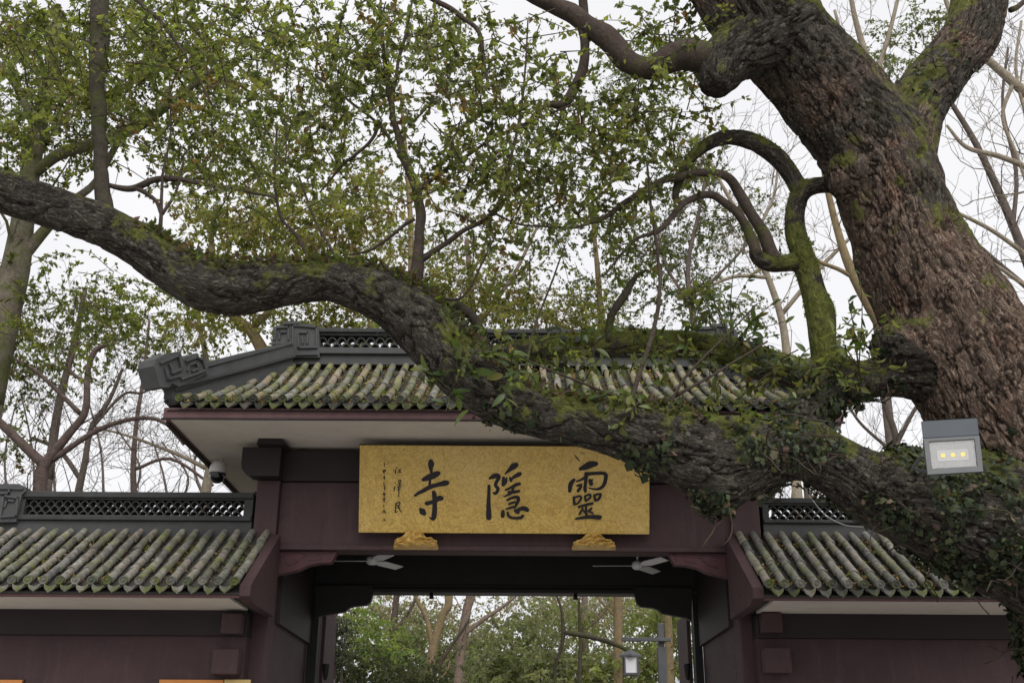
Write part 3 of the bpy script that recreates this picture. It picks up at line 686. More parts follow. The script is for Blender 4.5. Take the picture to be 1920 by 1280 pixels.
def stroke(mb, pts, conv, sc, lift):
    P = crom([(p[0], p[1], p[2]) for p in pts], 6) if len(pts) > 2 else crom([pts[0], ((pts[0][0] + pts[1][0]) / 2, (pts[0][1] + pts[1][1]) / 2, max(pts[0][2], pts[1][2])), pts[1]], 4)
    XY = P[:, :2]; W = np.maximum(P[:, 2] / 2 * 1.14, 2.4)
    T = np.gradient(XY, axis=0); T /= np.linalg.norm(T, axis=1)[:, None] + 1e-9; Nn = np.stack([-T[:, 1], T[:, 0]], 1)
    def cv(q): px, py = conv(q[0], q[1]); return onplane(px, py, p00 + ndir * lift, ndir)
    L_ = [XY[i] + Nn[i] * W[i] for i in range(len(P))]; R_ = [XY[i] - Nn[i] * W[i] for i in range(len(P))]
    c0 = [XY[0] + W[0] * (-T[0] * math.sin(a) + Nn[0] * math.cos(a)) for a in np.linspace(0, math.pi, 7)[1:-1]]
    c1 = [XY[-1] + W[-1] * (T[-1] * math.sin(a) + Nn[-1] * math.cos(a)) for a in np.linspace(0, math.pi, 7)[1:-1]]
    n = len(P); vs_ = [cv(q) for q in L_ + R_ + c0 + c1]
    fs_ = [(i, i + 1, n + i + 1, n + i) for i in range(n - 1)]
    fs_ += [tuple([0] + list(range(2 * n, 2 * n + 5)) + [n]), tuple([n - 1] + list(range(2 * n + 5, 2 * n + 10)) + [2 * n - 1])]
    back = [v - ndir * (lift + .004) for v in vs_]; m_ = len(vs_)
    mb.add(vs_, fs_)
def char(strokes, conv, sc=8):
    m = MB()
    for i, s_ in enumerate(strokes): stroke(m, s_, conv, sc, .004 + .0006 * i)
    return m
cA = lambda x, y: (780 + x / 8, 840 + y / 8); cB = lambda x, y: (1000 + x / 8, 840 + y / 8); cC = lambda x, y: (700 + x / 9.14, 850 + y / 9.14)
SI = [[(222,195,60),(226,240,84),(222,300,54),(230,360,34),(212,470,30),(205,540,34),(210,580,40)], [(110,470,50),(180,440,78),(260,410,82),(320,380,72),(340,372,52)],
      [(-18,708,30),(40,670,42),(120,630,52),(210,580,58),(330,545,55),(430,522,75),(462,518,64)], [(160,825,55),(230,810,52),(300,780,52),(350,748,70),(382,750,60)],
      [(265,660,52),(275,700,62),(280,800,62),(280,900,62),(272,1000,68),(258,1050,58),(225,1048,30),(208,1032,14)], [(68,915,44),(95,945,86),(122,975,60)]]
YIN = [[(1095,565,42),(1092,700,46),(1088,850,56),(1092,1000,72),(1092,1040,70)], [(1105,450,32),(1160,422,62),(1225,412,64),(1240,445,50),(1200,520,45),(1195,560,45),(1228,600,45),(1222,640,45),(1190,678,40),(1162,665,25)],
       [(1335,385,18),(1400,325,50),(1460,272,85),(1500,250,66)], [(1312,445,44),(1320,490,62),(1310,545,50)], [(1312,555,30),(1350,510,30),(1362,440,20)], [(1412,445,32),(1425,485,38)],
       [(1432,470,20),(1470,430,42),(1540,392,60),(1562,382,48)], [(1342,625,25),(1420,590,36),(1500,547,46),(1555,532,38)], [(1465,570,32),(1442,650,32)], [(1392,660,36),(1470,655,42),(1548,641,32)],
       [(1320,725,18),(1400,690,30),(1450,660,26)], [(1372,775,32),(1450,738,36),(1525,734,46),(1535,780,46),(1500,850,36),(1480,890,30)], [(1392,835,26),(1480,805,32)], [(1352,910,20),(1420,890,32),(1490,872,30)],
       [(1305,945,42),(1300,1015,52)], [(1375,960,30),(1387,1010,36),(1430,1038,36),(1500,1046,36),(1570,1038,42),(1600,1012,42)], [(1482,930,30),(1528,958,52)], [(1492,940,40),(1570,906,52),(1630,902,62),(1668,925,54)]]
LING = [[(705,308,46),(780,280,80),(860,242,92),(940,232,60)], [(610,470,42),(560,540,62),(545,640,46)], [(650,495,24),(720,470,30),(780,430,42),(800,392,72)],
        [(792,387,52),(900,377,45),(1030,372,46),(1085,395,52),(1083,470,52),(1050,560,46),(980,608,36),(900,610,26),(832,592,16)], [(796,405,50),(785,500,42),(775,600,46),(780,642,42)],
        [(660,562,30),(720,542,26)], [(720,570,30),(672,638,42)], [(850,480,46),(868,535,54)], [(890,470,20),(850,500,32)], [(606,732,32),(616,838,36)], [(612,737,25),(700,716,30),(714,760,30),(660,828,26),(628,838,26)],
        [(772,722,26),(786,788,30)], [(776,716,26),(846,692,30),(852,740,30),(792,788,26)], [(912,702,30),(930,780,36)], [(912,700,26),(1008,686,32),(980,760,36),(932,784,26)], [(682,880,32),(780,850,36),(885,827,36)],
        [(790,862,26),(790,950,36),(800,1028,32)], [(742,900,26),(692,988,28)], [(746,930,20),(770,962,22)], [(872,900,30),(822,942,20)], [(830,940,26),(892,970,26)], [(642,1055,30),(760,1036,42),(880,1026,52),(980,1035,62),(1002,1031,48)]]
SIG1 = [[(398,236,18),(404,248,14)], [(345,282,10),(350,312,12)], [(382,275,16),(376,340,16)], [(425,286,10),(470,270,14)], [(452,286,10),(446,312,10)], [(420,317,12),(476,313,16)]]
SIG2 = [[(432,462,12),(468,455,15),(466,490,13),(434,498,12)], [(434,460,12),(432,500,12)], [(402,532,12),(476,521,14)], [(454,500,11),(450,560,11)], [(410,572,12),(480,561,14)], [(437,560,15),(436,650,14),(436,738,12)], [(410,612,9),(468,606,9)], [(374,496,13),(380,510,10)], [(370,560,15),(354,640,13)]]
SIG3 = [[(390,852,15),(452,832,19),(446,880,15),(392,890,13)], [(386,852,18),(376,1000,16),(412,986,12)], [(400,930,13),(460,920,13)], [(420,880,13),(448,958,16),(488,1000,13)]]
DATE = [[(186,160,12),(190,220,12)], [(160,292,10),(208,276,14)], [(164,312,10),(216,292,12)], [(176,300,10),(184,340,15)], [(186,386,18),(186,440,11)], [(166,411,8),(210,409,8)], [(182,482,9),(182,552,13)], [(192,560,12),(192,620,15)], [(166,692,16),(202,690,20)], [(180,660,10),(186,722,14)], [(160,782,13),(212,771,10)], [(186,742,10),(185,830,13)], [(175,880,13),(178,915,9)], [(150,1012,10),(186,982,16),(210,1022,10)], [(180,950,10),(190,1000,12)], [(186,1110,12),(180,1143,13)], [(180,1143,10),(205,1140,9)]]
for nm, S_, cv_ in (('character', SI, cA), ('character', YIN, cA), ('character', LING, cB), ('signature_character', SIG1, cC), ('signature_character', SIG2, cC), ('signature_character', SIG3, cC), ('date_column', DATE, cC)):
    char(S_, cv_).build(nm, M['ink'], plq)
def gilded_block(px0, px1, py0, py1, label, seed):
    a_, b_ = at(px0, py1, 12.36), at(px1, py1, 12.36); ztop = at(px0, py0, 12.3).z; z0 = a_.z
    nx_, nz_ = 72, 32; m = MB(); vs_ = []; th = thing('plaque_support', label, 'plaque support', ((a_.x + b_.x) / 2, 12.4, z0), 'gilded supports under the plaque')
    for j in range(nz_ + 1):
        for i in range(nx_ + 1):
            s_, t = i / nx_, j / nz_; tw = 1 - .18 * t * t - .04 * (1 - t)
            hgt_ = (.60 + .40 * math.exp(-((s_ - .47) / .25) ** 4)) - .10 * max(0, abs(s_ - .5) - .42) / .08
            x = a_.x + (b_.x - a_.x) * (.5 + (s_ - .5) * tw); z = z0 + (ztop - z0) * t * hgt_
            bul = math.sqrt(max(0, 1 - (2 * s_ - 1) ** 6)) * math.sqrt(max(0, 1 - (2 * t - 1) ** 6))
            dd = noise.voronoi(Vector((s_ * 5 + seed + .5 * math.sin(t * 6), t * 3.2, seed)))[0]
            vs_.append((x, 12.45 - .17 * bul - .085 * min(.6, dd[1] - dd[0]) * bul - .028 * bul * math.sin(22 * s_ + 11 * t * (1 if s_ < .5 else -1) + 2.2 * math.sin(5 * t)), z))
    m.add(vs_, [(j * (nx_ + 1) + i, j * (nx_ + 1) + i + 1, (j + 1) * (nx_ + 1) + i + 1, (j + 1) * (nx_ + 1) + i) for j in range(nz_) for i in range(nx_)])
    o = m.build('carved_block', M['gold_carving'], th, smooth=True)
    MB().box(a_.x + .03, b_.x - .03, 12.40, 12.498, z0 + .003, z0 + (ztop - z0) * .5).build('backing_block', M['gold_carving'], th)
gilded_block(734, 823, 991, 1027, 'gilded carved support under the left end of the plaque', 1.3)
gilded_block(1071, 1158, 997, 1028, 'gilded carved support under the right end of the plaque', 7.7)

# ------------------------------------------------------------------ fans, camera, floodlight, lamps, boards
def fan(px, py, label, a0):
    c = at(px, py, 13.75); th = thing('ceiling_fan', label, 'ceiling fan', (c.x, c.y, zCe), 'ceiling fans in the gate passage')
    MB().tube([(c.x, c.y, zCe), (c.x, c.y, c.z + .05)], [.014, .014], 8).lathe([(0, .0), (.07, -.001), (.06, -.05), (0, -.055)], (c.x, c.y, zCe - .001), 12).build('rod', M['fan'], th, True)
    MB().lathe([(0, -.05), (.05, -.045), (.075, -.02), (.078, .03), (.045, .06), (0, .065)], c, 16).build('motor', M['fan'], th, True)
    for k in range(3):
        a = R(a0 + 120 * k); d = Vector((math.cos(a), math.sin(a), 0)); s_ = Vector((-math.sin(a), math.cos(a), 0)); up = Vector((0, 0, 1))
        q = [c + d * .07 + s_ * .03 - up * .008, c + d * .20 + s_ * .072 - up * .016, c + d * .56 + s_ * .066 - up * .016, c + d * .57 - s_ * .055 + up * .012, c + d * .20 - s_ * .065 + up * .014, c + d * .07 - s_ * .03]
        MB().prism([v - up * .004 for v in q], [v + up * .004 for v in q]).build('blade', M['fan'], th)
fan(698, 1051, 'pale three-bladed ceiling fan at the left of the passage', 178)
fan(1196, 1060, 'pale three-bladed ceiling fan at the right of the passage', 178)

c = at(408, 887, 13.0)
th = thing('security_camera', 'white dome security camera with black lens hanging under the left roof corner', 'security camera', (c.x, c.y, zS))
MB().tube([(c.x + .03, c.y, zS), (c.x + .02, c.y, c.z + .15), (c.x, c.y, c.z + .11)], [.018, .018, .02], 10).build('stem', M['white_metal'], th, True)
MB().lathe([(0, .165), (.035, .162), (.05, .145), (.075, .13), (.096, .09), (.104, .04), (.104, .0), (.09, -.004), (0, -.005)], c, 20).build('housing', M['white_metal'], th, True)
MB().lathe([(.092, -.006), (.09, -.05), (.07, -.095), (.04, -.118), (0, -.125)], c, 20).build('dome', M['dome'], th, True)
MB().lathe([(.099, -.002), (.103, -.006), (.099, -.018), (.093, -.018)], c, 20).build('collar', M['post'], th, True)

# floodlight
fy = 7.35; C0, C1, C2, C3 = at(1727, 789, fy), at(1832, 783, fy + .03), at(1843, 884, fy - .10), at(1739, 890, fy - .13)
fn = (C3 - C0).cross(C1 - C0).normalized()
if fn.y > 0: fn = -fn
fl = thing('floodlight', 'square grey floodlight with three yellow chips on the ivy-clad trunk', 'floodlight', C3 - fn * .1)
def fp(u, v, d): return (C0 * (1 - u) + C1 * u) * (1 - v) + (C3 * (1 - u) + C2 * u) * v + fn * d
def fslab(u0, u1, v0, v1, d0, d1):                           # the body narrows towards its back
    q = [(u0, v0), (u1, v0), (u1, v1), (u0, v1)]; k = lambda d: 1 - .9 * max(0, -d - .012) / .1 * .35
    return MB().prism([fp(.5 + (u - .5) * k(d1), .5 + (v - .5) * k(d1), d1) for u, v in q], [fp(.5 + (u - .5) * k(d0), .5 + (v - .5) * k(d0), d0) for u, v in q])
fslab(0, 1, .345, 1, -.07, -.012).build('housing', M['grey_metal'], fl, bevel=.008)
fslab(-.01, 1.01, 0, .34, -.09, .004).build('top_housing', M['slate_metal'], fl, bevel=.008)
for k in range(9):
    u = .06 + k * .11; fslab(u, u + .03, .02, .98, -.13, -.092).build('cooling_fin', M['grey_metal'], fl)
for a_ in ((0, .09, .345, 1), (.91, 1, .345, 1), (.09, .91, .90, 1), (.09, .91, .345, .40)): fslab(*a_, -.012, .006).build('bezel', M['grey_metal'], fl)
fslab(.09, .91, .40, .90, -.012, -.0085).build('reflector', M['reflector'], fl)
fslab(.22, .78, .56, .76, -.008, -.006).build('chip_plate', M['chip_plate'], fl)
for u in (.32, .50, .68): fslab(u - .04, u + .04, .625, .70, -.0055, -.003).build('chip', M['led'], fl)
fslab(.09, .91, .40, .90, -.001, .001).build('cover_glass', M['glass'], fl)
MB().tube([fp(-.02, .6, -.03), fp(-.05, .6, -.2), fp(.5, .6, -.3), fp(1.05, .6, -.2), fp(1.02, .6, -.03)], [.012] * 5, 6).build('mounting_bracket', M['grey_metal'], fl)
def cable(label, pts, r_=.006, mat='cable'):
    P = crom([list(at(*p)) for p in pts], 8); o = MB().tube([Vector(p) for p in P], [r_] * len(P), 5).build('cable', M[mat], None, True); o['label'] = label; o['category'] = 'cable'
cable('thin pale cable drooping across the lattice of the right wall', [(1515, 926, 12.2), (1545, 962, 12.1), (1585, 984, 12.0), (1640, 988, 11.5)], .004)

# lamp post beyond the gate
ly = 19.0; A = at(1238, 1168, ly)
lp = thing('lamp_post', 'dark lamp post with square lantern hanging from its crossarm beyond the gate', 'lamp post', (A.x, ly, 0))
w_ = .065; zc = at(1238, 1212, ly).z
MB().box(A.x - w_ * .75, A.x + w_ * .75, ly - w_ * .75, ly + w_ * .75, zc + .002, A.z).box(A.x - w_ * 1.1, A.x + w_ * 1.1, ly - w_ * 1.1, ly + w_ * 1.1, 0, zc).build('post', M['post'], lp, bevel=.01)
q0, q1 = at(1165, 1199, ly), at(1256, 1199, ly)
MB().box(q0.x, q1.x, ly - .13, ly - .055, q0.z - .03, q0.z + .03).build('crossarm', M['post'], lp, bevel=.008)
L0 = at(1181, 1232, ly); r0 = wpx(1181, 1232, ly, 17); yb = ly - .09
lan = MB().lathe([(0, .0), (r0 * 1.25, -.10), (r0 * 1.3, -.13), (0, -.12)], (L0.x, yb, L0.z + .13), 4).build('lantern_roof', M['post'], lp)
MB().tube([(L0.x, yb, q0.z - .03), (L0.x, yb, L0.z + .12)], [.012, .012], 6).build('hanger', M['post'], lp)
zl = at(1181, 1262, ly).z; hb = r0 * .72
fm = MB()
for sx in (-1, 1):
    for sy in (-1, 1): fm.box(L0.x + sx * hb - .014, L0.x + sx * hb + .014, yb + sy * hb - .014, yb + sy * hb + .014, zl, L0.z + .004)
fm.box(L0.x - hb * 1.15, L0.x + hb * 1.15, yb - hb * 1.15, yb + hb * 1.15, zl - .035, zl - .002)
fm.build('lantern_frame', M['post'], lp)
MB().box(L0.x - hb * .86, L0.x + hb * .86, yb - hb * .86, yb + hb * .86, zl, L0.z).build('lantern_pane', M['paper'], lp)
# little black spotlights under the rear lintel and by the jambs
for px, lab in ((809, 'left'), (1079, 'right')):
    c = at(px, 1117, yK - .02)
    o = MB().lathe([(0, .02), (.02, .02), (.028, -.02), (.034, -.055), (.02, -.06), (0, -.05)], (c.x, yK - .03, zKb - .022), 12).build('spotlight', M['black'], None, True)
    o['label'] = 'small black spotlight under the rear lintel, the ' + ('one nearer the left fan' if lab == 'left' else 'one nearer the hanging lantern'); o['category'] = 'spotlight'; o['group'] = 'spotlights under the rear lintel'
for px, lab in ((611, 'left'), (1289, 'right')):
    c = at(px, 1258, yK + .1); sg = 1 if lab == 'left' else -1
    th = thing('wall_lamp', 'black tapered wall lamp on the ' + lab + ' jamb of the rear opening', 'wall lamp', (c.x, c.y, c.z), 'wall lamps on the rear jambs')
    MB().lathe([(0, .10), (.045, .095), (.05, .08), (.03, -.08), (.015, -.11), (0, -.11)], c, 12).build('shade', M['black'], th, True)
    MB().tube([(c.x, c.y, c.z + .05), (c.x - sg * .06, c.y, c.z + .07)], [.01, .01], 6).build('arm', M['black'], th)
for px0, px1, mt, lab in ((-60, 42, 'orange', 'orange notice board low on the wall at the far left edge'), (299, 419, 'orange', 'orange notice board on the left wall beside an ochre one'), (421, 470, 'yellow', 'narrow ochre notice board on the left wall by the pillar')):
    a_, b_ = at(px0, 1273, 12.13), at(px1, 1273, 12.13)
    th = thing('notice_board', lab, 'notice board', (a_.x, 12.15, a_.z - .9))
    MB().box(a_.x, b_.x, 12.13, 12.16, a_.z - .9, a_.z).build('panel', M[mt], th)
    MB().box(a_.x - .012, b_.x + .012, 12.162, 12.178, a_.z - .912, a_.z + .008).build('backing', M['dark_wood_and_shade'], th)

# ------------------------------------------------------------------ THE BIG TREE
TREE_Y = 8.5
# rows: px, py, Y, width px, moss, ivy
SK = {
 'trunk': [(2240,1936,8.7,600,.1,.3),(2200,1600,8.7,440,.1,.5),(2130,1250,8.6,380,.1,.8),(2040,1030,8.6,335,.15,.35),(1935,850,8.6,300,.12,.03),(1842,700,8.55,268,.16,0),(1757,560,8.5,236,.28,0),(1692,420,8.45,196,.36,0),(1650,300,8.4,200,.44,0),(1592,215,8.35,196,.36,0),(1508,120,8.2,182,.36,0),(1430,30,8.0,178,.36,0),(1360,-60,7.9,165,.2,0),(1270,-190,7.7,140,.2,0)],
 'fork': [(1672,400,8.5,140,.45,0),(1690,290,8.5,128,.55,0),(1712,210,8.55,118,.4,.1),(1762,135,8.7,106,.3,.1),(1816,75,8.8,102,.3,0),(1836,20,8.85,104,.35,0),(1832,-60,8.9,96,.3,0),(1850,-160,9,80,.2,0)],
 'stub': [(1470,60,8.0,150,.2,0),(1410,85,7.95,125,.3,0),(1366,115,7.9,100,.3,0),(1346,150,7.88,78,.3,0),(1342,172,7.88,50,.2,0)],
 'limb': [(2060,1060,8.6,330,.35,.6),(1900,985,8.5,280,.35,.6),(1760,945,8.4,215,.35,.65),(1640,918,8.3,145,.35,.5),(1560,870,8.25,112,.35,.5),(1480,840,8.2,126,.35,.6),(1350,862,8.1,160,.40,.65),(1210,812,8.0,124,.42,.42),(1090,790,8.0,98,.42,.12),(985,766,7.95,98,.42,.4),(905,722,7.9,112,.42,.4),(835,655,7.9,116,.42,.2),(778,592,7.9,112,.3,.15),(705,546,7.9,100,.3,0),(622,526,7.9,84,.38,0),(540,530,7.9,86,.40,0),(452,540,7.85,98,.45,0),(385,534,7.8,100,.45,0),(310,490,7.75,90,.42,0),(220,436,7.7,80,.28,0),(120,396,7.65,80,.1,0),(0,357,7.6,82,.1,0),(-150,310,7.5,76,.1,0)],
 'upper': [(1760,690,8.5,140,.15,.3),(1655,704,8.45,76,.2,.25),(1560,738,8.35,72,.2,.7),(1480,800,8.25,90,.2,1)],
 'mossy': [(1620,712,8.4,70,.5,.4),(1520,706,8.5,66,.6,.5),(1430,682,8.6,64,.7,.4),(1350,655,8.7,54,.85,.1),(1250,642,8.75,48,.85,.1),(1150,640,8.7,48,.8,.2),(1050,650,8.6,48,.7,.3),(960,664,8.3,44,.6,.5),(890,690,8.1,40,.4,.5)],
 'vert': [(1552,700,8.5,58,.6,.2),(1543,640,8.55,49,.7,0),(1538,585,8.58,53,.8,0),(1524,545,8.6,46,.75,0),(1512,500,8.6,46,.85,0),(1492,440,8.6,41,.6,0),(1490,400,8.6,37,.4,0),(1502,362,8.55,36,.4,0),(1530,348,8.5,32,.4,0),(1575,345,8.5,34,.3,0)],
 'arch': [(1505,365,8.55,34,.4,0),(1465,303,8.5,34,.5,0),(1412,266,8.5,32,.5,0),(1358,258,8.45,28,.5,0),(1310,282,8.4,23,.45,0),(1276,322,8.4,17,.3,0)],
 'hook': [(1502,490,8.6,34,.8,0),(1446,494,8.55,34,.9,0),(1418,480,8.5,26,.6,0),(1413,452,8.5,17,.2,0)],
}
TONE = {'trunk': .78, 'fork': .4, 'limb': -.05, 'upper': .2}  # brown flaked to old grey bark; the limb's backlit shade is put in too
tm = MB(); SEG = []
for nm, rows in SK.items():
    W3 = []
    for px, py, Y, w, mo, iv in rows:
        p = at(px, py, Y); W3.append((p.x, p.y, p.z, wpx(px, py, Y, w) / 2, mo, iv))
    P = crom(W3, 7)
    tm.tube([Vector(p[:3]) for p in P], list(np.maximum(P[:, 3], .02)), 26)
    s_ = 0; TT = unit(np.gradient(P[:, :3], axis=0))
    for i in range(len(P) - 1):
        a_, b_ = P[i], P[i + 1]
        ln = float(np.linalg.norm(b_[:3] - a_[:3])); SEG.append((a_, b_, s_, ln, TONE.get(nm, .15), TT[i], TT[i + 1])); s_ += ln
# knots and burls that break the pipe look
for px, py, Y, w in ((1350, 905, 8.1, 130), (1600, 330, 8.3, 110), (1700, 650, 8.35, 130), (745, 575, 7.9, 100)):
    c = at(px, py, Y); rr_ = wpx(px, py, Y, w) / 2
    tm.tube([c + Vector((0, 0, -rr_ * .9)), c + Vector((0, 0, -rr_ * .5)), c, c + Vector((0, 0, rr_ * .5)), c + Vector((0, 0, rr_ * .9))], [rr_ * .35, rr_ * .85, rr_, rr_ * .85, rr_ * .35], 14)
tmp = tm.build('tmp', None)
rm = tmp.modifiers.new('r', 'REMESH'); rm.mode = 'VOXEL'; rm.voxel_size = .0135
sm = tmp.modifiers.new('s', 'SMOOTH'); sm.factor = .5; sm.iterations = 9
dg = bpy.context.evaluated_depsgraph_get(); tme = bpy.data.meshes.new_from_object(tmp.evaluated_get(dg))
bpy.data.objects.remove(tmp)
nv = len(tme.vertices); co = np.empty(nv * 3, np.float32); tme.vertices.foreach_get('co', co); co = co.reshape(-1, 3).astype(float)
no = np.empty(nv * 3, np.float32); tme.vertex_normals.foreach_get('vector', no); no = no.reshape(-1, 3).astype(float)
JB = np.zeros(nv, int); best = np.full(nv, 1e9); S = np.zeros(nv); RR = np.zeros(nv); TN = np.zeros(nv); MO = np.zeros(nv); IV = np.zeros(nv); AX = np.zeros((nv, 3)); DX = np.zeros((nv, 3))
for j_, (a_, b_, s0, ln, tn_, Ta, Tb) in enumerate(SEG):
    d = b_[:3] - a_[:3]; t = np.clip(((co - a_[:3]) @ d) / (ln * ln), 0, 1); q = a_[:3] + t[:, None] * d; r_ = a_[3] + t * (b_[3] - a_[3])
    e = np.linalg.norm(co - q, axis=1) - r_; k = e < best
    best[k] = e[k]; JB[k] = j_; TN[k] = tn_; S[k] = s0 + t[k] * ln; RR[k] = r_[k]; MO[k] = (a_[4] + t * (b_[4] - a_[4]))[k]; IV[k] = (a_[5] + t * (b_[5] - a_[5]))[k]; AX[k] = q[k]; DX[k] = d / ln
A_ = np.array([q[0][:3] for q in SEG])[JB]; B_ = np.array([q[1][:3] for q in SEG])[JB]; S0 = np.array([q[2] for q in SEG])[JB]; LN = np.array([q[3] for q in SEG])[JB]
TA = np.array([q[5] for q in SEG])[JB]; TB = np.array([q[6] for q in SEG])[JB]; lo_t, hi_t = np.full(nv, -.6), np.full(nv, 1.6)
for _ in range(22):                                   # bisection for the point of the axis whose normal plane holds the vertex
    t = (lo_t + hi_t) / 2; f = ((co - A_ - t[:, None] * (B_ - A_)) * (TA * (1 - t)[:, None] + TB * t[:, None])).sum(1)
    lo_t = np.where(f > 0, t, lo_t); hi_t = np.where(f > 0, hi_t, t)
AX = A_ + t[:, None] * (B_ - A_); DX = unit(TA * (1 - t)[:, None] + TB * t[:, None]); S = S0 + t * LN
rel = co - AX
ref = np.array([.31, .87, .38]); u1 = unit(np.cross(DX, ref)); u2 = np.cross(DX, u1)
BK = np.stack([(rel * u1).sum(1), (rel * u2).sum(1), S], 1)
ck = np.empty(nv); fl = np.empty(nv); lowf = np.empty(nv); mn = np.empty(nv)
vor, ns = noise.voronoi, noise.noise
for i in range(nv):
    x, y, z = BK[i]; q = Vector((x * 2.6, y * 2.6, z * 1.6)); wx, wy, wz = ns(q) * .16, ns(q + Vector((7, 3, 1))) * .16, ns(q + Vector((1, 9, 4))) * .3
    x += wx; y += wy; z += wz
    n1 = ns(Vector((x * 10, y * 10, z * 2.1))) + .55 * ns(Vector((x * 22, y * 22, z * 5.5))) + .3 * ns(Vector((x * 44, y * 44, z * 17)))
    ck[i] = min(abs(n1) / .20, 1.0); fl[i] = ns(Vector((x * 30, y * 30, z * 12)))
    p = co[i]; v3 = Vector((p[0], p[1], p[2])); lowf[i] = ns(v3 * 1.7) + .5 * ns(v3 * 4.5); mn[i] = ns(v3 * 3.1)
crk = ck * ck * (3 - 2 * ck)
amp = np.clip(RR / .30, .12, 1.0)
co2 = co + no * (((crk - 1) * .030 + fl * .007) * amp + lowf * .105 * np.clip(RR, .05, .5) )[:, None]
tme.vertices.foreach_set('co', co2.astype(np.float32).ravel())
moss = np.clip(MO + .36 * np.clip(no[:, 2], -.8, 1) + .38 * mn, 0, 1)
TN = TN - .38 * np.clip((co[:, 2] - 5.2) / 1.5, 0, 1) * (TN > .5)
for nm, ar in (('crack', crk), ('moss', moss), ('tone', TN)):
    a_ = tme.attributes.new(nm, 'FLOAT', 'POINT'); a_.data.foreach_set('value', ar.astype(np.float32))
a_ = tme.attributes.new('bark', 'FLOAT_VECTOR', 'POINT'); a_.data.foreach_set('vector', BK.astype(np.float32).ravel())
tme.materials.clear(); tme.materials.append(M['bark']); tme.polygons.foreach_set('use_smooth', [True] * len(tme.polygons)); tme.update()
big = thing('camphor_tree', 'massive old leaning camphor tree whose long mossy limb crosses before the gateway', 'tree', at(2240, 1936, 8.7))
tme.name = 'trunk'; link('trunk', tme, big)
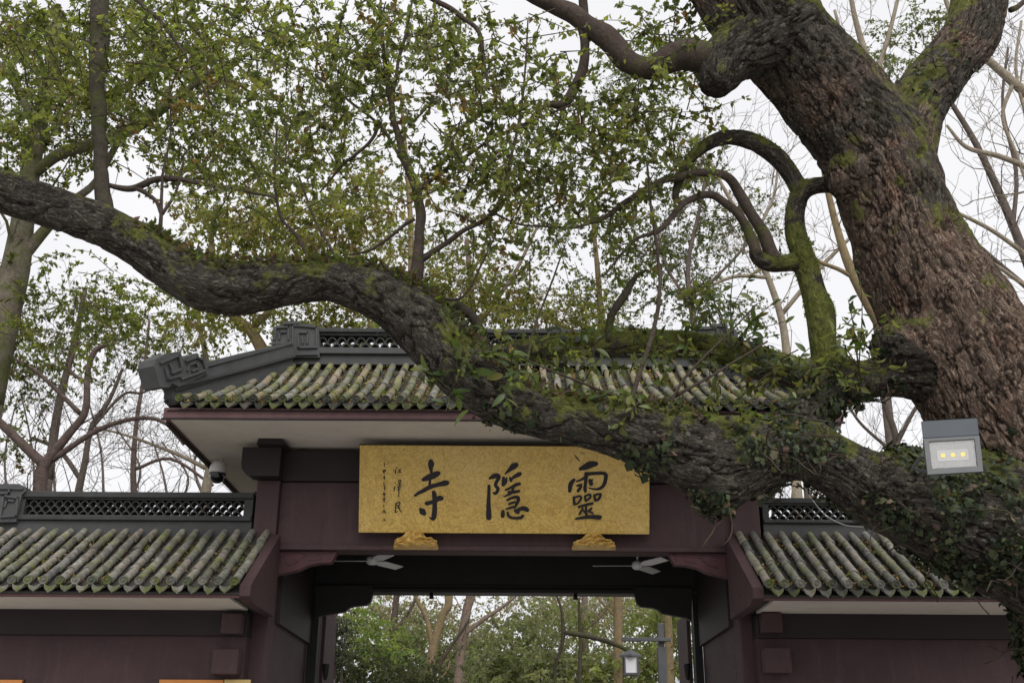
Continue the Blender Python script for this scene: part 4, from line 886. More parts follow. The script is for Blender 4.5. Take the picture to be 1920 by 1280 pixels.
# thinner branches as parts of their own: px, py, Y, width
BR = [
 ('twig', [(1340,112,7.85,64),(1275,103,7.9,56),(1215,130,7.95,42),(1172,112,8.0,44),(1140,75,8.0,44),(1080,32,8.0,36),(1005,-5,8.0,30),(900,-60,8,24)]),
 ('twig', [(1090,40,8.0,24),(1098,90,8.05,18),(1085,150,8.1,20),(1052,196,8.1,17),(1020,200,8.1,9),(985,235,8.1,6)]),
 ('twig', [(1100,60,8,20),(1095,20,8,18),(1090,-40,8,16)]),
 ('mossy', [(1282,318,8.4,18),(1270,345,8.4,16),(1270,372,8.4,13),(1285,385,8.4,7)]),
 ('twig', [(1452,490,8.55,30),(1428,432,8.5,23),(1392,372,8.45,21),(1365,332,8.4,18),(1318,322,8.35,15),(1255,335,8.3,14),(1198,362,8.25,12),(1130,410,8.2,9),(1070,428,8.15,6),(1000,422,8.1,4)]),
 ('twig', [(1418,478,8.5,22),(1398,422,8.45,18),(1370,388,8.4,16),(1322,364,8.35,14),(1272,392,8.3,11),(1236,432,8.25,9),(1190,450,8.2,6),(1130,520,8.2,4)]),
 ('twig', [(770,550,7.9,34),(783,478,7.95,21),(788,410,8.0,19),(778,348,8.0,18),(752,272,8.05,14),(731,185,8.1,11),(722,120,8.1,7),(716,50,8.1,5),(712,-20,8.1,4)]),
 ('twig', [(733,190,8.1,9),(748,120,8.1,7),(762,60,8.1,6),(775,-10,8.1,4)]),
 ('twig', [(784,492,7.95,13),(862,438,7.9,9),(930,392,7.85,8),(954,312,7.8,6),(972,232,7.8,5),(985,130,7.8,4),(990,40,7.8,3)]),
 ('twig', [(782,358,8.0,9),(862,300,7.9,7),(962,242,7.8,5),(1090,190,7.7,4)]),
 ('twig', [(764,318,8.05,8),(715,240,8.1,6),(650,185,8.2,5),(590,140,8.3,4)]),
 ('twig', [(712,228,8.1,7),(690,270,8.1,6),(642,312,8.2,5),(600,360,8.2,3)]),
 ('twig', [(776,410,8,7),(735,440,8,6),(690,470,8,5),(640,480,8,3)]),
 ('twig', [(915,395,7.85,5),(975,420,7.85,4),(1040,425,7.8,3)]),
 ('mossy', [(194,412,7.7,34),(190,310,7.75,26),(184,200,7.8,29),(184,100,7.85,34),(190,0,7.9,36),(200,-110,7.95,36)]),
 ('mossy', [(800,596,7.9,24),(830,573,7.95,20),(862,576,8.0,20),(890,602,8.05,20),(904,640,8.1,23),(906,690,8.1,28)]),
 ('mossy', [(1215,505,8.4,6),(1188,522,8.45,10),(1168,552,8.5,14),(1146,590,8.55,14),(1140,640,8.6,13)]),
 ('twig', [(1182,752,8.0,12),(1212,665,8.0,10),(1232,590,8.0,9),(1236,500,8.0,7),(1222,400,8.0,6),(1212,300,8.0,4)]),
 ('twig', [(1178,752,8.0,8),(1110,725,7.9,5),(1000,680,7.8,4),(960,655,7.8,3)]),
 ('twig', [(1250,770,7.95,7),(1290,700,7.9,5),(1350,640,7.9,4),(1420,570,7.9,3)]),
 ('twig', [(1265,745,7.95,7),(1340,700,7.9,5),(1440,640,7.85,4)]),
 ('twig', [(985,700,7.9,6),(1000,620,7.9,5),(1030,540,7.95,4),(1060,460,8,3)]),
 ('twig', [(600,520,7.9,9),(560,450,7.95,7),(525,400,8,6),(515,330,8.0,5),(520,240,8.1,4)]),
 ('twig', [(645,505,7.9,7),(612,450,7.95,6),(585,400,8,5),(560,330,8,4)]),
 ('twig', [(295,470,7.7,10),(300,410,7.7,7),(305,330,7.7,5),(320,250,7.7,4),(318,150,7.7,3)]),
 ('twig', [(302,402,7.7,7),(330,360,7.7,5),(345,300,7.7,4)]),
 ('twig', [(195,345,7.75,8),(245,352,7.75,12),(295,338,7.75,12),(350,340,7.7,10),(430,352,7.65,7),(520,372,7.6,4)]),
 ('twig', [(250,350,7.75,10),(290,375,7.75,8),(300,400,7.7,8)]),
 ('twig', [(1895,20,8.85,12),(1930,-5,8.9,9)]),
 ('twig', [(1540,90,8.1,30),(1530,20,8.1,26),(1500,-60,8.1,22)]),
 ('twig', [(255,0,7.9,9),(300,40,7.85,8),(350,110,7.8,6),(400,200,7.8,4)]),
 ('twig', [(800,-10,7.9,10),(862,30,7.9,9),(895,60,7.9,8),(910,130,7.9,8),(918,170,7.9,5)]),
 ('twig', [(780,540,7.9,7),(860,560,7.85,5),(900,500,7.85,4),(930,440,7.8,3)]),
]
brs = []
for mt, rows in BR:
    P = crom([(*at(px, py, Y), wpx(px, py, Y, w) / 2) for px, py, Y, w in rows], 6)
    wob = np.array([[noise.noise(Vector(p[:3]) * 5 + Vector((k * 9, 0, 0))) for k in range(3)] for p in P]); P[:, :3] += wob * np.clip(P[:, 3:4] * .9, 0, .02)
    MB().tube([Vector(p[:3]) for p in P], list(P[:, 3] * (1 + .12 * wob[:, 0])), 9 if rows[0][3] > 15 else 6).build('branch', M[mt], big, True); brs.append(P)

# foliage: twigs carrying leaves -----------------------------------------------------------------
def foliage(parent, name, clusters, seed, size, kind, pal, wts, twig_len=.45, per=14, mat='leaf', twig_mat='twig', twig_r=.0048, droop=.35, wid=.27):
    """clusters: (px, py, Y, half width px, half height px, half depth m, number of twigs)"""
    rg = np.random.default_rng(seed); tw = MB(); Cs = []; Ts = []; Ds = []
    for px, py, Y, hx, hy, hd, n in clusters:
        for _ in range(n):
            a = rg.normal(0, .5, 3); a = np.clip(a, -1.15, 1.15)
            c = at(px + a[0] * hx, py + a[1] * hy, Y + a[2] * hd)
            d = Vector(rg.normal(0, 1, 3)); d.z = d.z * .6 - droop * .8; d.normalize()
            L = twig_len * rg.uniform(.55, 1.3); p1 = c + d * L * .5 + Vector(rg.normal(0, .04, 3)); p2 = c + d * L + Vector((0, 0, -droop * .25 * L))
            tw.tube([c, p1, p2], [twig_r * 1.4, twig_r, twig_r * .5], 3, False)
            m = max(3, int(per * rg.uniform(.6, 1.4))); ts = rg.uniform(.15, 1.05, m)
            base_t = tints(rg, 1, pal, wts)
            for t in ts:
                q = (c.lerp(p1, t * 2) if t < .5 else p1.lerp(p2, t * 2 - 1)) + Vector(rg.normal(0, .012, 3)); Cs.append(tuple(q)); Ds.append(tuple(d))
            tt = tints(rg, m, pal, wts); Ts.append(base_t * .55 + tt * .45)
    C = np.array(Cs); T = np.vstack(Ts); n = len(C)
    D = unit(np.array(Ds) * .55 + rg.normal(0, .75, (n, 3)) + np.array([0, 0, -droop])); U = unit(np.cross(D, rg.normal(0, .8, (n, 3)) + np.array([0, 0, 1.0])))
    L = size * rg.uniform(.6, 1.3, n); V, F, k = leaf_arrays(C, D, U, L, L * wid, kind)
    link(name, mesh_quads(name, V, F, M[mat], np.repeat(T, k, 0)), parent, kind='stuff')
    tw.build('twigs', M[twig_mat], parent, True, kind='stuff')
    return n
PAL = [(.072, .082, .034), (.105, .117, .044), (.145, .152, .052), (.205, .205, .070), (.19, .085, .05), (.040, .046, .020)]
near = [(720,90,8.1,110,110,.7,46),(640,40,8.3,90,80,.7,30),(850,80,7.9,110,90,.7,38),(900,210,7.8,110,80,.6,46),(830,300,7.8,90,70,.6,26),(980,120,7.8,90,90,.6,36),(1060,240,8.0,80,70,.6,34),(1040,330,8.1,110,60,.6,30),
        (1150,210,8.1,80,80,.6,32),(1230,230,8.2,80,70,.6,28),(1180,310,8.2,90,50,.6,26),(1250,60,8.2,80,60,.6,30),(1100,400,8.1,90,40,.5,20),(950,330,7.8,60,70,.5,20),(880,420,7.8,60,60,.5,14),(760,330,8,50,60,.5,6),(640,200,8.2,80,80,.6,26),(620,300,8.1,70,60,.6,18),
        (500,60,8.0,100,80,.6,30),(520,200,8.1,90,90,.6,26),(420,120,7.9,100,90,.6,22),(310,60,7.9,100,70,.6,30),(300,180,7.8,90,80,.6,16),(100,90,7.8,130,100,.6,40),(90,220,7.8,110,70,.6,20),(30,40,7.8,90,70,.6,20),(300,290,7.75,50,60,.4,6),(430,340,7.6,70,40,.4,8),(540,350,7.9,80,60,.5,12),
        (1180,470,8.3,60,50,.5,12),(1000,470,8,50,60,.5,9),(720,180,8.1,70,60,.4,8),(1330,290,8.3,40,50,.4,6),(1230,130,8.1,60,40,.5,14)]
foliage(big, 'crown', near, 21, .061, 'near', PAL, [2, 3.5, 3.5, 2.6, .6, 1.2], .46, 20, wid=.30)

# ivy over the limb and lower trunk ---------------------------------------------------------------
rg = np.random.default_rng(8)
ivy = thing('ivy', 'dark green ivy smothering the big limb and lower trunk of the camphor tree', 'ivy', at(1500, 850, 8.2))
view = unit(co - np.array(EYE)); facing = -(no * view).sum(1)
wgt = np.clip(IV, 0, 1) * np.clip((mn + .16 - .35 * (1 - IV)) * 4, 0, 1) * (facing > -.3) * (0.25 + np.clip(lowf + .7, 0, 1.4)); wgt = np.where(co[:, 2] > .3, wgt, 0)
NI = 8000
pick = rg.choice(nv, NI, p=wgt / wgt.sum())
C = co2[pick] + no[pick] * rg.uniform(.0, .09, (NI, 1)) ** 1.3 + rg.normal(0, .012, (NI, 3))
Nn = unit(no[pick] + rg.normal(0, .55, (NI, 3))); D = np.array([0, 0, -1.0]) + rg.normal(0, .7, (NI, 3)); D = unit(D - Nn * (D * Nn).sum(1)[:, None])
def ivy_shape():
    out = [(0, 0), (.05, .46), (.36, .27), (.55, .40), (1.0, 0), (.55, -.40), (.36, -.27), (.05, -.46)]
    m = MB(); m.add([(0.42, 0, .06)] + [(a, b, -.10 * abs(b) - .05 * a) for a, b in out], [(0, 1 + i, 1 + (i + 1) % 8) for i in range(8)]); return m
ish = ivy_shape(); IVS = [ish.mesh('ivy_leaf', M['ivyleaf'])]
szs = .018 + .062 * rg.beta(1.4, 2.4, NI)
big_first = np.argsort(-(szs - .004 * (C[:, 1] - 8)))
for i in big_first[:280]:
    x = Vector(D[i]); z = Vector(Nn[i]); y = z.cross(x); s_ = szs[i] * 1.25
    mt = Matrix((x * s_, y * s_, z * s_)).transposed().to_4x4(); mt.translation = Vector(C[i] + Nn[i] * .025)
    link('ivy_leaf', IVS[0], ivy, mt)
rest = big_first[280:]; V0 = np.array(ish.v); Dr, Nr = D[rest], Nn[rest]; Ur = np.cross(Nr, Dr)
V = C[rest][:, None, :] + szs[rest][:, None, None] * (V0[None, :, 0:1] * Dr[:, None, :] + V0[None, :, 1:2] * Ur[:, None, :] + V0[None, :, 2:3] * Nr[:, None, :])
F = np.array([[0, 1 + i, 1 + (i + 1) % 8, 1 + (i + 1) % 8] for i in range(8)]); Fr = (np.arange(len(rest))[:, None, None] * 9 + F[None]).reshape(-1, 4)
T = tints(rg, len(rest), [(.012, .019, .008), (.022, .032, .012), (.038, .048, .018), (.07, .042, .028), (.11, .075, .045), (.055, .068, .024)], [4, 4, 2, .6, .25, 1])
link('ivy_leaves', mesh_quads('ivy_leaves', V.reshape(-1, 3), Fr, M['ivy'], np.repeat(T, 9, 0)), ivy, kind='stuff')
st = MB()
for k in range(150):
    i = pick[k * 11]; p = Vector(co2[i]) + Vector(no[i]) * .03; pts = [p]
    dr = Vector(rg.normal(0, 1, 3)); dr.z = -abs(dr.z) * .5
    for _ in range(5): dr = (dr + Vector(rg.normal(0, .4, 3))).normalized(); p = p + dr * .07; pts.append(p)
    st.tube(pts, [.006] * 6, 4)
st.build('stems', M['twig'], ivy, True, kind='stuff')

# moss tufts standing off the bark
msel = np.where((moss > .72) & (co[:, 2] > 1))[0]; pk = rg.choice(msel, 9000); n = len(pk)
C = co2[pk]; D = unit(no[pk] * .8 + rg.normal(0, .5, (n, 3)) + np.array([0, 0, .2])); U = unit(np.cross(D, rg.normal(0, 1, (n, 3))))
L = rg.uniform(.008, .022, n); V, F, k = leaf_arrays(C, D, U, L, L * .3, 'far')
o = link('moss', mesh_quads('moss', V, F, M['leaf'], np.repeat(tints(rg, n, [(.08, .10, .017), (.14, .16, .026), (.20, .21, .038)], [2, 3, 1.5]), k, 0)), big, kind='stuff')

msel = np.where((no[:, 2] > .45) & (co[:, 2] < 5.6) & (co[:, 0] < 1.5) & (RR > .12))[0]; pk = rg.choice(msel, 2600); n = len(pk)
C = co2[pk] + no[pk] * rg.uniform(0, .03, (n, 1)); D = rg.normal(0, 1, (n, 3)); D[:, 2] = np.abs(D[:, 2]) * .5; D = unit(D); U = unit(np.cross(D, no[pk] + rg.normal(0, .5, (n, 3))))
L = rg.uniform(.03, .075, n); V, F, k = leaf_arrays(C, D, U, L, L * .28, 'near')
lo_ = link('fallen_leaves', mesh_quads('fallen_leaves', V, F, M['leaf'], np.repeat(tints(rg, n, [(.075, .048, .034), (.12, .075, .05), (.055, .040, .030), (.06, .07, .022), (.10, .12, .035)], [2, 1, 2, 3, 2.5]), k, 0)), None, kind='stuff')
lo_['label'] = 'brown dead leaves and small ferns lodged along the top of the camphor limb'; lo_['category'] = 'fallen leaves'
# leafy sprigs rooted on the limb ------------------------------------------------------------------
def big_leaf_mesh(w, curl):
    m = MB(); n = 6; vs_ = []
    for i in range(n + 1):
        t = i / n; hw = w * math.sin(math.pi * min(1, t * .92 + .06)) ** .8 * (1 - .25 * t); z = -curl * t * t
        vs_ += [(t, -hw, z + .25 * hw), (t, 0, z), (t, hw, z + .25 * hw)]
    m.add(vs_, [(3 * i + k, 3 * i + k + 1, 3 * i + k + 4, 3 * i + k + 3) for i in range(n) for k in (0, 1)]); return m.mesh('leaf', M['bigleaf'], True)
BLM = [big_leaf_mesh(.20, .18), big_leaf_mesh(.24, .32), big_leaf_mesh(.18, .08)]
def sprig(label, base, tips, nleaf, size, seed):
    r_ = random.Random(seed); b = at(*base); th = thing('leafy_sprig', label, 'plant', b, 'leafy sprigs growing on the camphor limbs'); sm_ = MB(); paths = []
    for tp in tips:
        e = at(*tp); mid = b.lerp(e, .5) + Vector((r_.uniform(-.05, .05), r_.uniform(-.05, .05), .04)); P = [Vector(v) for v in crom([list(b), list(mid), list(e)], 5)]
        sm_.tube(P, [.006 * (1 - .6 * i / len(P)) for i in range(len(P))], 4); paths.append(P)
    sm_.build('stem', M['mossy'], th, True)
    for i in range(int(nleaf * 1.35)):
        P = paths[i % len(paths)]; t = r_.uniform(.3, 1) * (len(P) - 1); j = min(int(t), len(P) - 2); p = P[j].lerp(P[j + 1], t - j)
        tg = (P[j + 1] - P[j]).normalized(); d = (tg * .35 + Vector((r_.gauss(0, .8), r_.gauss(0, .7), r_.gauss(-.15, .45)))).normalized()
        z = (Vector((r_.gauss(0, .5), r_.gauss(-.75, .5), r_.gauss(.55, .45)))); z = (z - d * z.dot(d)).normalized(); y = z.cross(d); s_ = size * r_.uniform(.8, 1.5)
        mt = Matrix((d * s_, y * s_, z * s_)).transposed().to_4x4(); mt.translation = p
        link('leaf', r_.choice(BLM), th, mt)
sprig('broad-leaved sprig at the bend of the limb, right of the bare lattice ridge', (850,735,7.75), [(800,690,7.6),(850,650,7.6),(900,690,7.5),(830,760,7.5),(880,770,7.5)], 22, .105, 1)
sprig('broad-leaved sprig overhanging the tiles where the limb dips behind the plaque', (930,720,7.75), [(960,660,7.6),(1000,700,7.5),(905,660,7.6),(950,760,7.5)], 22, .105, 2)
sprig('sprig trailing below the mossy upper branch at the centre of the roof', (1010,655,8.4), [(980,620,8.2),(1040,700,8.1),(1000,700,8.1),(1060,630,8.2)], 13, .085, 3)
sprig('sprig with drooping pale leaves hanging from the mossy branch over the roof tiles', (1110,650,8.4), [(1090,620,8.2),(1120,700,8.1),(1160,690,8.1),(1150,610,8.2)], 14, .085, 4)
sprig('sprig hanging under the mossy branch beside the long bare shoot', (1230,655,8.4), [(1210,690,8.2),(1270,700,8.2),(1290,650,8.2),(1260,620,8.3)], 11, .085, 5)
sprig('tall dark sapling standing up from the mossy branch against the white sky', (1370,655,8.5), [(1330,550,8.4),(1270,600,8.4),(1405,520,8.4),(1460,560,8.4),(1380,470,8.4),(1450,630,8.3),(1300,500,8.4),(1260,540,8.4),(1480,600,8.3),(1420,590,8.3)], 90, .072, 6)
sprig('upright sprig pressed against the left side of the main trunk', (1610,690,8.1), [(1600,600,8.0),(1612,510,8.0),(1590,560,8.0),(1630,640,7.9),(1570,640,8.0)], 26, .085, 7)
sprig('sprig filling the fork where the mossy upright branch meets the limb', (1500,710,8.1), [(1460,670,8.0),(1520,650,8.0),(1560,690,7.9),(1480,740,7.9)], 12, .075, 8)
sprig('sprig on top of the limb below the dark loop branch', (920,650,8.0), [(900,610,7.9),(960,630,7.9),(930,690,7.8)], 14, .095, 10)
sprig('small sprig on the limb near the foot of the long bare shoot', (1170,765,7.95), [(1120,740,7.8),(1200,740,7.8),(1240,770,7.8),(1150,790,7.8)], 18, .085, 12)
ep = thing('epiphytes', 'mixed small leafy growth crowding the mossy branch and the top of the ivy limb', 'plants', at(1200, 700, 8.3))
foliage(ep, 'leaves', [(880,690,7.8,50,40,.25,8),(960,690,7.9,50,40,.25,8),(1050,670,8.4,60,30,.25,8),(1150,665,8.4,60,30,.25,9),(1260,660,8.5,60,30,.25,9),(1350,672,8.4,50,30,.25,8),(1440,700,8.2,50,22,.2,5),(1520,700,8.2,50,22,.2,5),(1590,690,8.1,40,24,.2,6),(1610,620,8.2,30,80,.2,9),(1330,560,8.5,80,60,.3,12),(1420,790,7.9,60,14,.2,4),(1200,760,7.9,120,18,.2,8)], 301, .085, 'near', PAL, [3, 4, 3, 2, .4, 2], .28, 11, wid=.24, droop=.3)
# fern tufts in the crotch
sprig('little tuft sprouting in the crotch between the two great forks', (1655,185,8.2), [(1640,130,8.3),(1670,120,8.3),(1620,160,8.3)], 14, .06, 13)

# ------------------------------------------------------------------ background trees
def grow(mb, mains, seed, levels=3, dens=3.2, len0=.5, up=.25, rmin=.004, spread=.9, sides=6, wob=.10):
    """mains: px polylines (px, py, Y, w); side shoots sprout along them"""
    r_ = random.Random(seed); ends = []
    def shoot(p, d, L, r0, lev):
        n = 5; pts = [p]; q = p.copy(); dd = d.copy()
        for i in range(n):
            dd = (dd + Vector((r_.gauss(0, wob * 2.4), r_.gauss(0, wob * 2.4), r_.gauss(up * .25, wob * 2)))).normalized(); q = q + dd * (L / n); pts.append(q.copy())
        mb.tube(pts, [max(rmin * .7, r0 * (1 - .75 * i / n)) for i in range(n + 1)], 5 if r0 > .02 else 3, False); ends.append(q)
        if lev > 0:
            m = max(2, int(dens * (1 + .5 * r_.random())))
            for k in range(m):
                i = r_.randint(1, n); b = pts[i]; ax = Vector((r_.gauss(0, 1), r_.gauss(0, 1), r_.gauss(0, 1))).normalized(); sd = (ax - dd * ax.dot(dd)).normalized()
                shoot(b, (dd * r_.uniform(.5, 1) + sd * spread + Vector((0, 0, up))).normalized(), L * r_.uniform(.4, .75), max(rmin, r0 * .5), lev - 1)
    for rows in mains:
        P = crom([(*at(px, py, Y), wpx(px, py, Y, w) / 2) for px, py, Y, w in rows], 5)
        mb.tube([Vector(p[:3]) for p in P], list(P[:, 3]), sides, True)
        tot = np.linalg.norm(np.diff(P[:, :3], axis=0), axis=1).sum(); m = int(tot * dens * .8)
        for k in range(m):
            i = r_.randint(2, len(P) - 2) if len(P) > 4 else 1; p = Vector(P[i, :3]); tg = Vector(P[i + 1, :3] - P[i, :3]).normalized()
            ax = Vector((r_.gauss(0, 1), r_.gauss(0, 1), r_.gauss(0, 1))); sd = (ax - tg * ax.dot(tg)).normalized()
            shoot(p, (tg * r_.uniform(.2, .9) + sd * spread + Vector((0, 0, up))).normalized(), len0 * r_.uniform(.6, 1.6), max(rmin * 1.5, min(P[i, 3] * .35, .03)), levels - 1)
    return ends
GB = 'bare trees beyond the wall'
def tree(name, label, mains, mat, seed, group=None, fol=None, to_ground=True, **kw):
    rows = mains[0]; b = at(*rows[0][:3]); th = thing(name, label, 'tree', (b.x, b.y, 0), group)
    t = MB()
    r0 = wpx(*rows[0]) / 2; p1 = at(*rows[1][:3])
    if to_ground and b.z > .1:
        lean = (b - p1); lean.z = 0; foot = Vector((b.x, b.y, 0)) + (lean.normalized() * min(.8, lean.length) if lean.length > 1e-3 else lean)
        th.location = foot
        t.tube([foot + Vector((0, 0, -.2)), foot.lerp(b, .5), b], [r0 * 1.5, r0 * 1.15, r0], 8)
    for rws in mains:
        P = crom([(*at(px, py, Y), wpx(px, py, Y, w) / 2) for px, py, Y, w in rws], 5); t.tube([Vector(p[:3]) for p in P], list(P[:, 3]), 8)
    t.build('trunk', M[mat], th, True)
    c = MB(); grow(c, [[(px, py, Y, w * .5) for px, py, Y, w in rws] for rws in mains], seed, **kw)
    if c.v: c.build('twigs' if fol else 'crown', M[kw.get('tm', mat)], th, True, kind='stuff')
    if fol: foliage(th, 'crown', *fol)
    return th
YG = [(.090, .105, .028), (.130, .145, .036), (.175, .182, .048), (.225, .22, .068), (.17, .085, .045), (.035, .05, .014)]
GG = [(.070, .078, .036), (.095, .105, .045), (.125, .135, .055), (.16, .165, .065), (.16, .09, .05), (.03, .04, .016)]
# left evergreen behind the limb
tree('evergreen_tree', 'pale-barked evergreen at the left edge whose dense green crown fills the top left', [
  [(-30,760,13,70),(5,600,13,62),(30,500,13,54),(45,400,13,42),(62,290,13,36),(78,210,13,30),(95,120,13,22),(110,20,13,16)],
  [(35,490,13,26),(90,425,13,20),(140,375,13,16),(180,340,13,13),(225,260,13,12),(262,210,13,10)],
  [(60,330,13,20),(110,290,12.8,22),(180,268,12.6,22),(262,235,12.4,20),(330,185,12.2,14),(400,130,12,9)],
  [(70,250,13,18),(40,180,13.2,14),(0,120,13.4,10)]], 'mottled', 31, None,
  ([(90,110,13,170,120,1.6,230),(330,120,12.4,150,110,1.4,170),(60,250,13,120,80,1.4,110),(420,230,12.6,120,80,1.2,95),(480,70,12.6,130,80,1.2,100),(250,40,12.8,140,60,1.3,110),(180,190,12.8,120,70,1.2,90),(420,310,12.6,100,40,1,40),(90,560,12.9,110,70,1,34),(200,560,12.7,90,50,1,26),(250,600,12.7,100,60,1,26),(60,640,13,80,60,1,24)], 32, .066, 'far', YG, [3, 4, 3, 1.5, .5, 2], .6, 34), levels=2, dens=1.6, len0=.9)
# tall evergreen behind the ridge
def ev(name, label, mains, mat, seed, cl_, pal, wts, size=.095, per=28, grp='evergreens behind the roof', tl=.8, **kw):
    return tree(name, label, mains, mat, seed, grp, (cl_, seed + 100, size, 'far', pal, wts, tl, per), **kw)
PK = [(.13, .14, .036), (.18, .18, .05), (.22, .205, .07), (.20, .11, .075), (.16, .085, .07), (.09, .10, .03)]
ev('evergreen_tree', 'olive tree with reddish young leaves rising behind the left half of the roof ridge', [[(505,680,19,26),(470,620,19,20),(432,585,19,15),(405,520,19,12),(395,430,19,9)],[(470,620,19,14),(560,520,19,12),(620,420,19,8)]], 'yellow_bark', 41,
   [(520,430,19,130,80,1.6,180),(640,420,19,120,80,1.6,170),(430,400,19,100,70,1.5,110),(560,600,19,110,40,1,90),(660,600,19,80,40,1,60),(390,590,19,80,50,1,50),(690,330,19,60,60,1,36)], PK, [3, 4, 3, 1.2, .8, 1.5], levels=2, dens=1.5, len0=1.2)
ev('evergreen_tree', 'tall tree whose brown trunk shows mid-gate and yellow-green crown above the middle of the ridge', [[(855,1330,27,18),(859,1270,27,17),(866,1200,27,17),(876,1140,27,17),(884,1100,27,17),(900,900,27,16),(895,700,27,14),(885,560,27,11),(875,450,27,8)],[(868,1190,27,9),(910,1158,27,8),(945,1135,27,6),(985,1100,27,5)],[(888,620,27,9),(960,520,27,7),(1010,420,27,5)]], 'wood_bark', 42,
   [(840,520,27,110,80,2,210),(930,560,27,110,60,2,190),(1000,590,27,110,50,1.6,160),(740,440,27,60,80,2,60),(880,410,27,90,70,2,64),(1090,600,27,80,50,1.4,100)], PK, [3, 4, 3, 1.4, .8, 1.5], levels=2, dens=1.5, len0=1.2)
ev('evergreen_tree', 'tall tree whose pale trunk rises behind the hanging lantern, grey-green crown above the roof', [[(1158,1330,28,19),(1159,1270,28,18),(1159,1180,28,18),(1159,1110,28,17),(1156,900,28,16),(1140,700,28,14),(1128,600,28,12),(1118,480,28,9),(1108,380,28,6)],[(1160,1160,28,6),(1130,1130,28,5),(1110,1100,28,4)]], 'yellow_bark', 43,
   [(1130,560,28,90,60,1.4,100),(1170,450,28,90,70,1.4,70),(1040,420,28,90,70,1.4,64),(1250,300,28,90,80,1.4,70),(1180,170,28,120,90,1.4,110),(1010,260,28,110,80,1.4,90),(1300,560,28,70,50,1,70),(1330,430,28,90,80,1.4,110),(1250,470,28,80,80,1.4,100),(1420,420,28,70,90,1.4,60),(1380,580,28,60,40,1,40),(1300,330,28,70,60,1.2,50)], GG, [3, 4, 3, 1.5, .4, 2], levels=2, dens=1.4, len0=1.4)
ev('evergreen_tree', 'twin-stemmed yellowish tree left of centre beyond the gate, its fine leaves dotting the sky', [[(800,1330,26,20),(804,1275,26,19),(812,1212,26,17),(830,1152,26,15),(842,1110,26,15),(830,900,26,15),(790,700,26,14),(772,560,26,12),(770,420,26,10),(760,280,26,8),(750,160,26,5)],[(812,1215,26,12),(800,1160,26,9),(780,1120,26,8),(770,1080,26,6)]], 'yellow_bark', 44,
   [(640,150,26,120,110,2,110),(760,60,26,120,80,2,90),(560,250,26,110,100,2,100),(880,120,26,120,100,2,110),(690,330,26,90,80,2,50),(470,320,26,110,70,2,70),(980,330,26,100,70,2,60),(1240,110,26,120,90,2,90)], GG, [3, 4, 3, 1.5, .3, 2], levels=2, dens=1.2, len0=1.6)
ev('evergreen_tree', 'dull green tree low at the left between the limb and the wall', [[(90,900,22,20),(110,760,22,16),(140,640,22,12),(160,540,22,9)]], 'grey_bark', 45,
   [(140,600,22,140,70,1.6,90),(60,690,22,110,60,1.4,60),(250,640,22,90,50,1.4,40),(30,800,22,60,60,1.2,24),(360,590,22,60,40,1,24)], GG, [3, 4, 3, 1.5, .6, 2], levels=2, dens=1.4, len0=1.2)
ev('evergreen_tree', 'grey-green treetop seen through the crotch of the two great forks', [[(1640,560,24,18),(1630,400,24,14),(1640,260,24,10),(1650,120,24,8)]], 'grey_bark', 46,
   [(1680,110,24,70,70,1.5,60),(1740,50,24,60,50,1.4,44),(1640,170,24,40,40,1,20)], GG, [3, 4, 3, 1.5, .2, 2], levels=2, dens=1.4, len0=1.0, to_ground=True)
# bare trees, left
tree('bare_tree', 'forked bare tree behind the left wall with a long arching branch', [
  [(70,1010,19,30.4),(76,900,19,26.4),(86,868,19,22.4),(130,812,19,16.0),(160,770,19,14.4),(164,700,19,11.2),(178,658,19,11.2),(204,645,19,8.0)],
  [(86,872,19,20.8),(58,848,19,17.6),(0,792,19,15.2),(-60,740,19,12.0)],
  [(98,862,19,12.8),(180,808,19,10.4),(250,785,19,8.8),(305,790,18.8,7.2),(345,832,18.6,6.4)],
  [(150,775,19,9.6),(110,735,19,8.0),(60,690,19,6.4),(0,660,19,4.8)],
  [(166,720,19,7.2),(130,690,19,6.4),(150,640,19,4.8)]], 'purple_bark', 51, GB, levels=4, dens=2.6, len0=1.2, rmin=.005)
tree('bare_tree', 'slender bare tree with sinuous stem just right of the forked one', [
  [(140,1010,22,19.2),(146,930,22,16.0),(158,872,22,12.8),(172,800,22,10.4),(205,750,22,8.0),(230,690,22,5.6)],
  [(152,900,22,9.6),(112,845,22,8.0),(60,820,22,5.6)], [(170,805,22,6.4),(230,740,22,5.6),(270,735,22,4.8),(330,700,22,3.2)]], 'grey_bark', 52, GB, levels=4, dens=2.2, len0=1.3, rmin=.006)
tree('bare_tree', 'pale smooth trunk rising behind the security camera', [[(380,960,20,24),(385,925,20,21),(394,880,20,18),(404,830,20,15),(400,740,20,12),(380,640,20,9),(365,560,20,7)], [(392,880,20,9),(330,850,20,7),(250,820,20,5),(180,800,20,4)]], 'plane', 53, GB, levels=3, dens=2.2, len0=1.2, rmin=.005)
tree('bare_tree', 'thin bare tree whose twigs fan out above the left wall coping', [[(260,1000,26,14),(250,900,26,12),(255,800,26,9),(270,700,26,7),(280,600,26,5)], [(252,880,26,7),(320,860,26,6),(400,910,26,5)]], 'purple_bark', 54, GB, levels=3, dens=2.6, len0=1.6, rmin=.006)
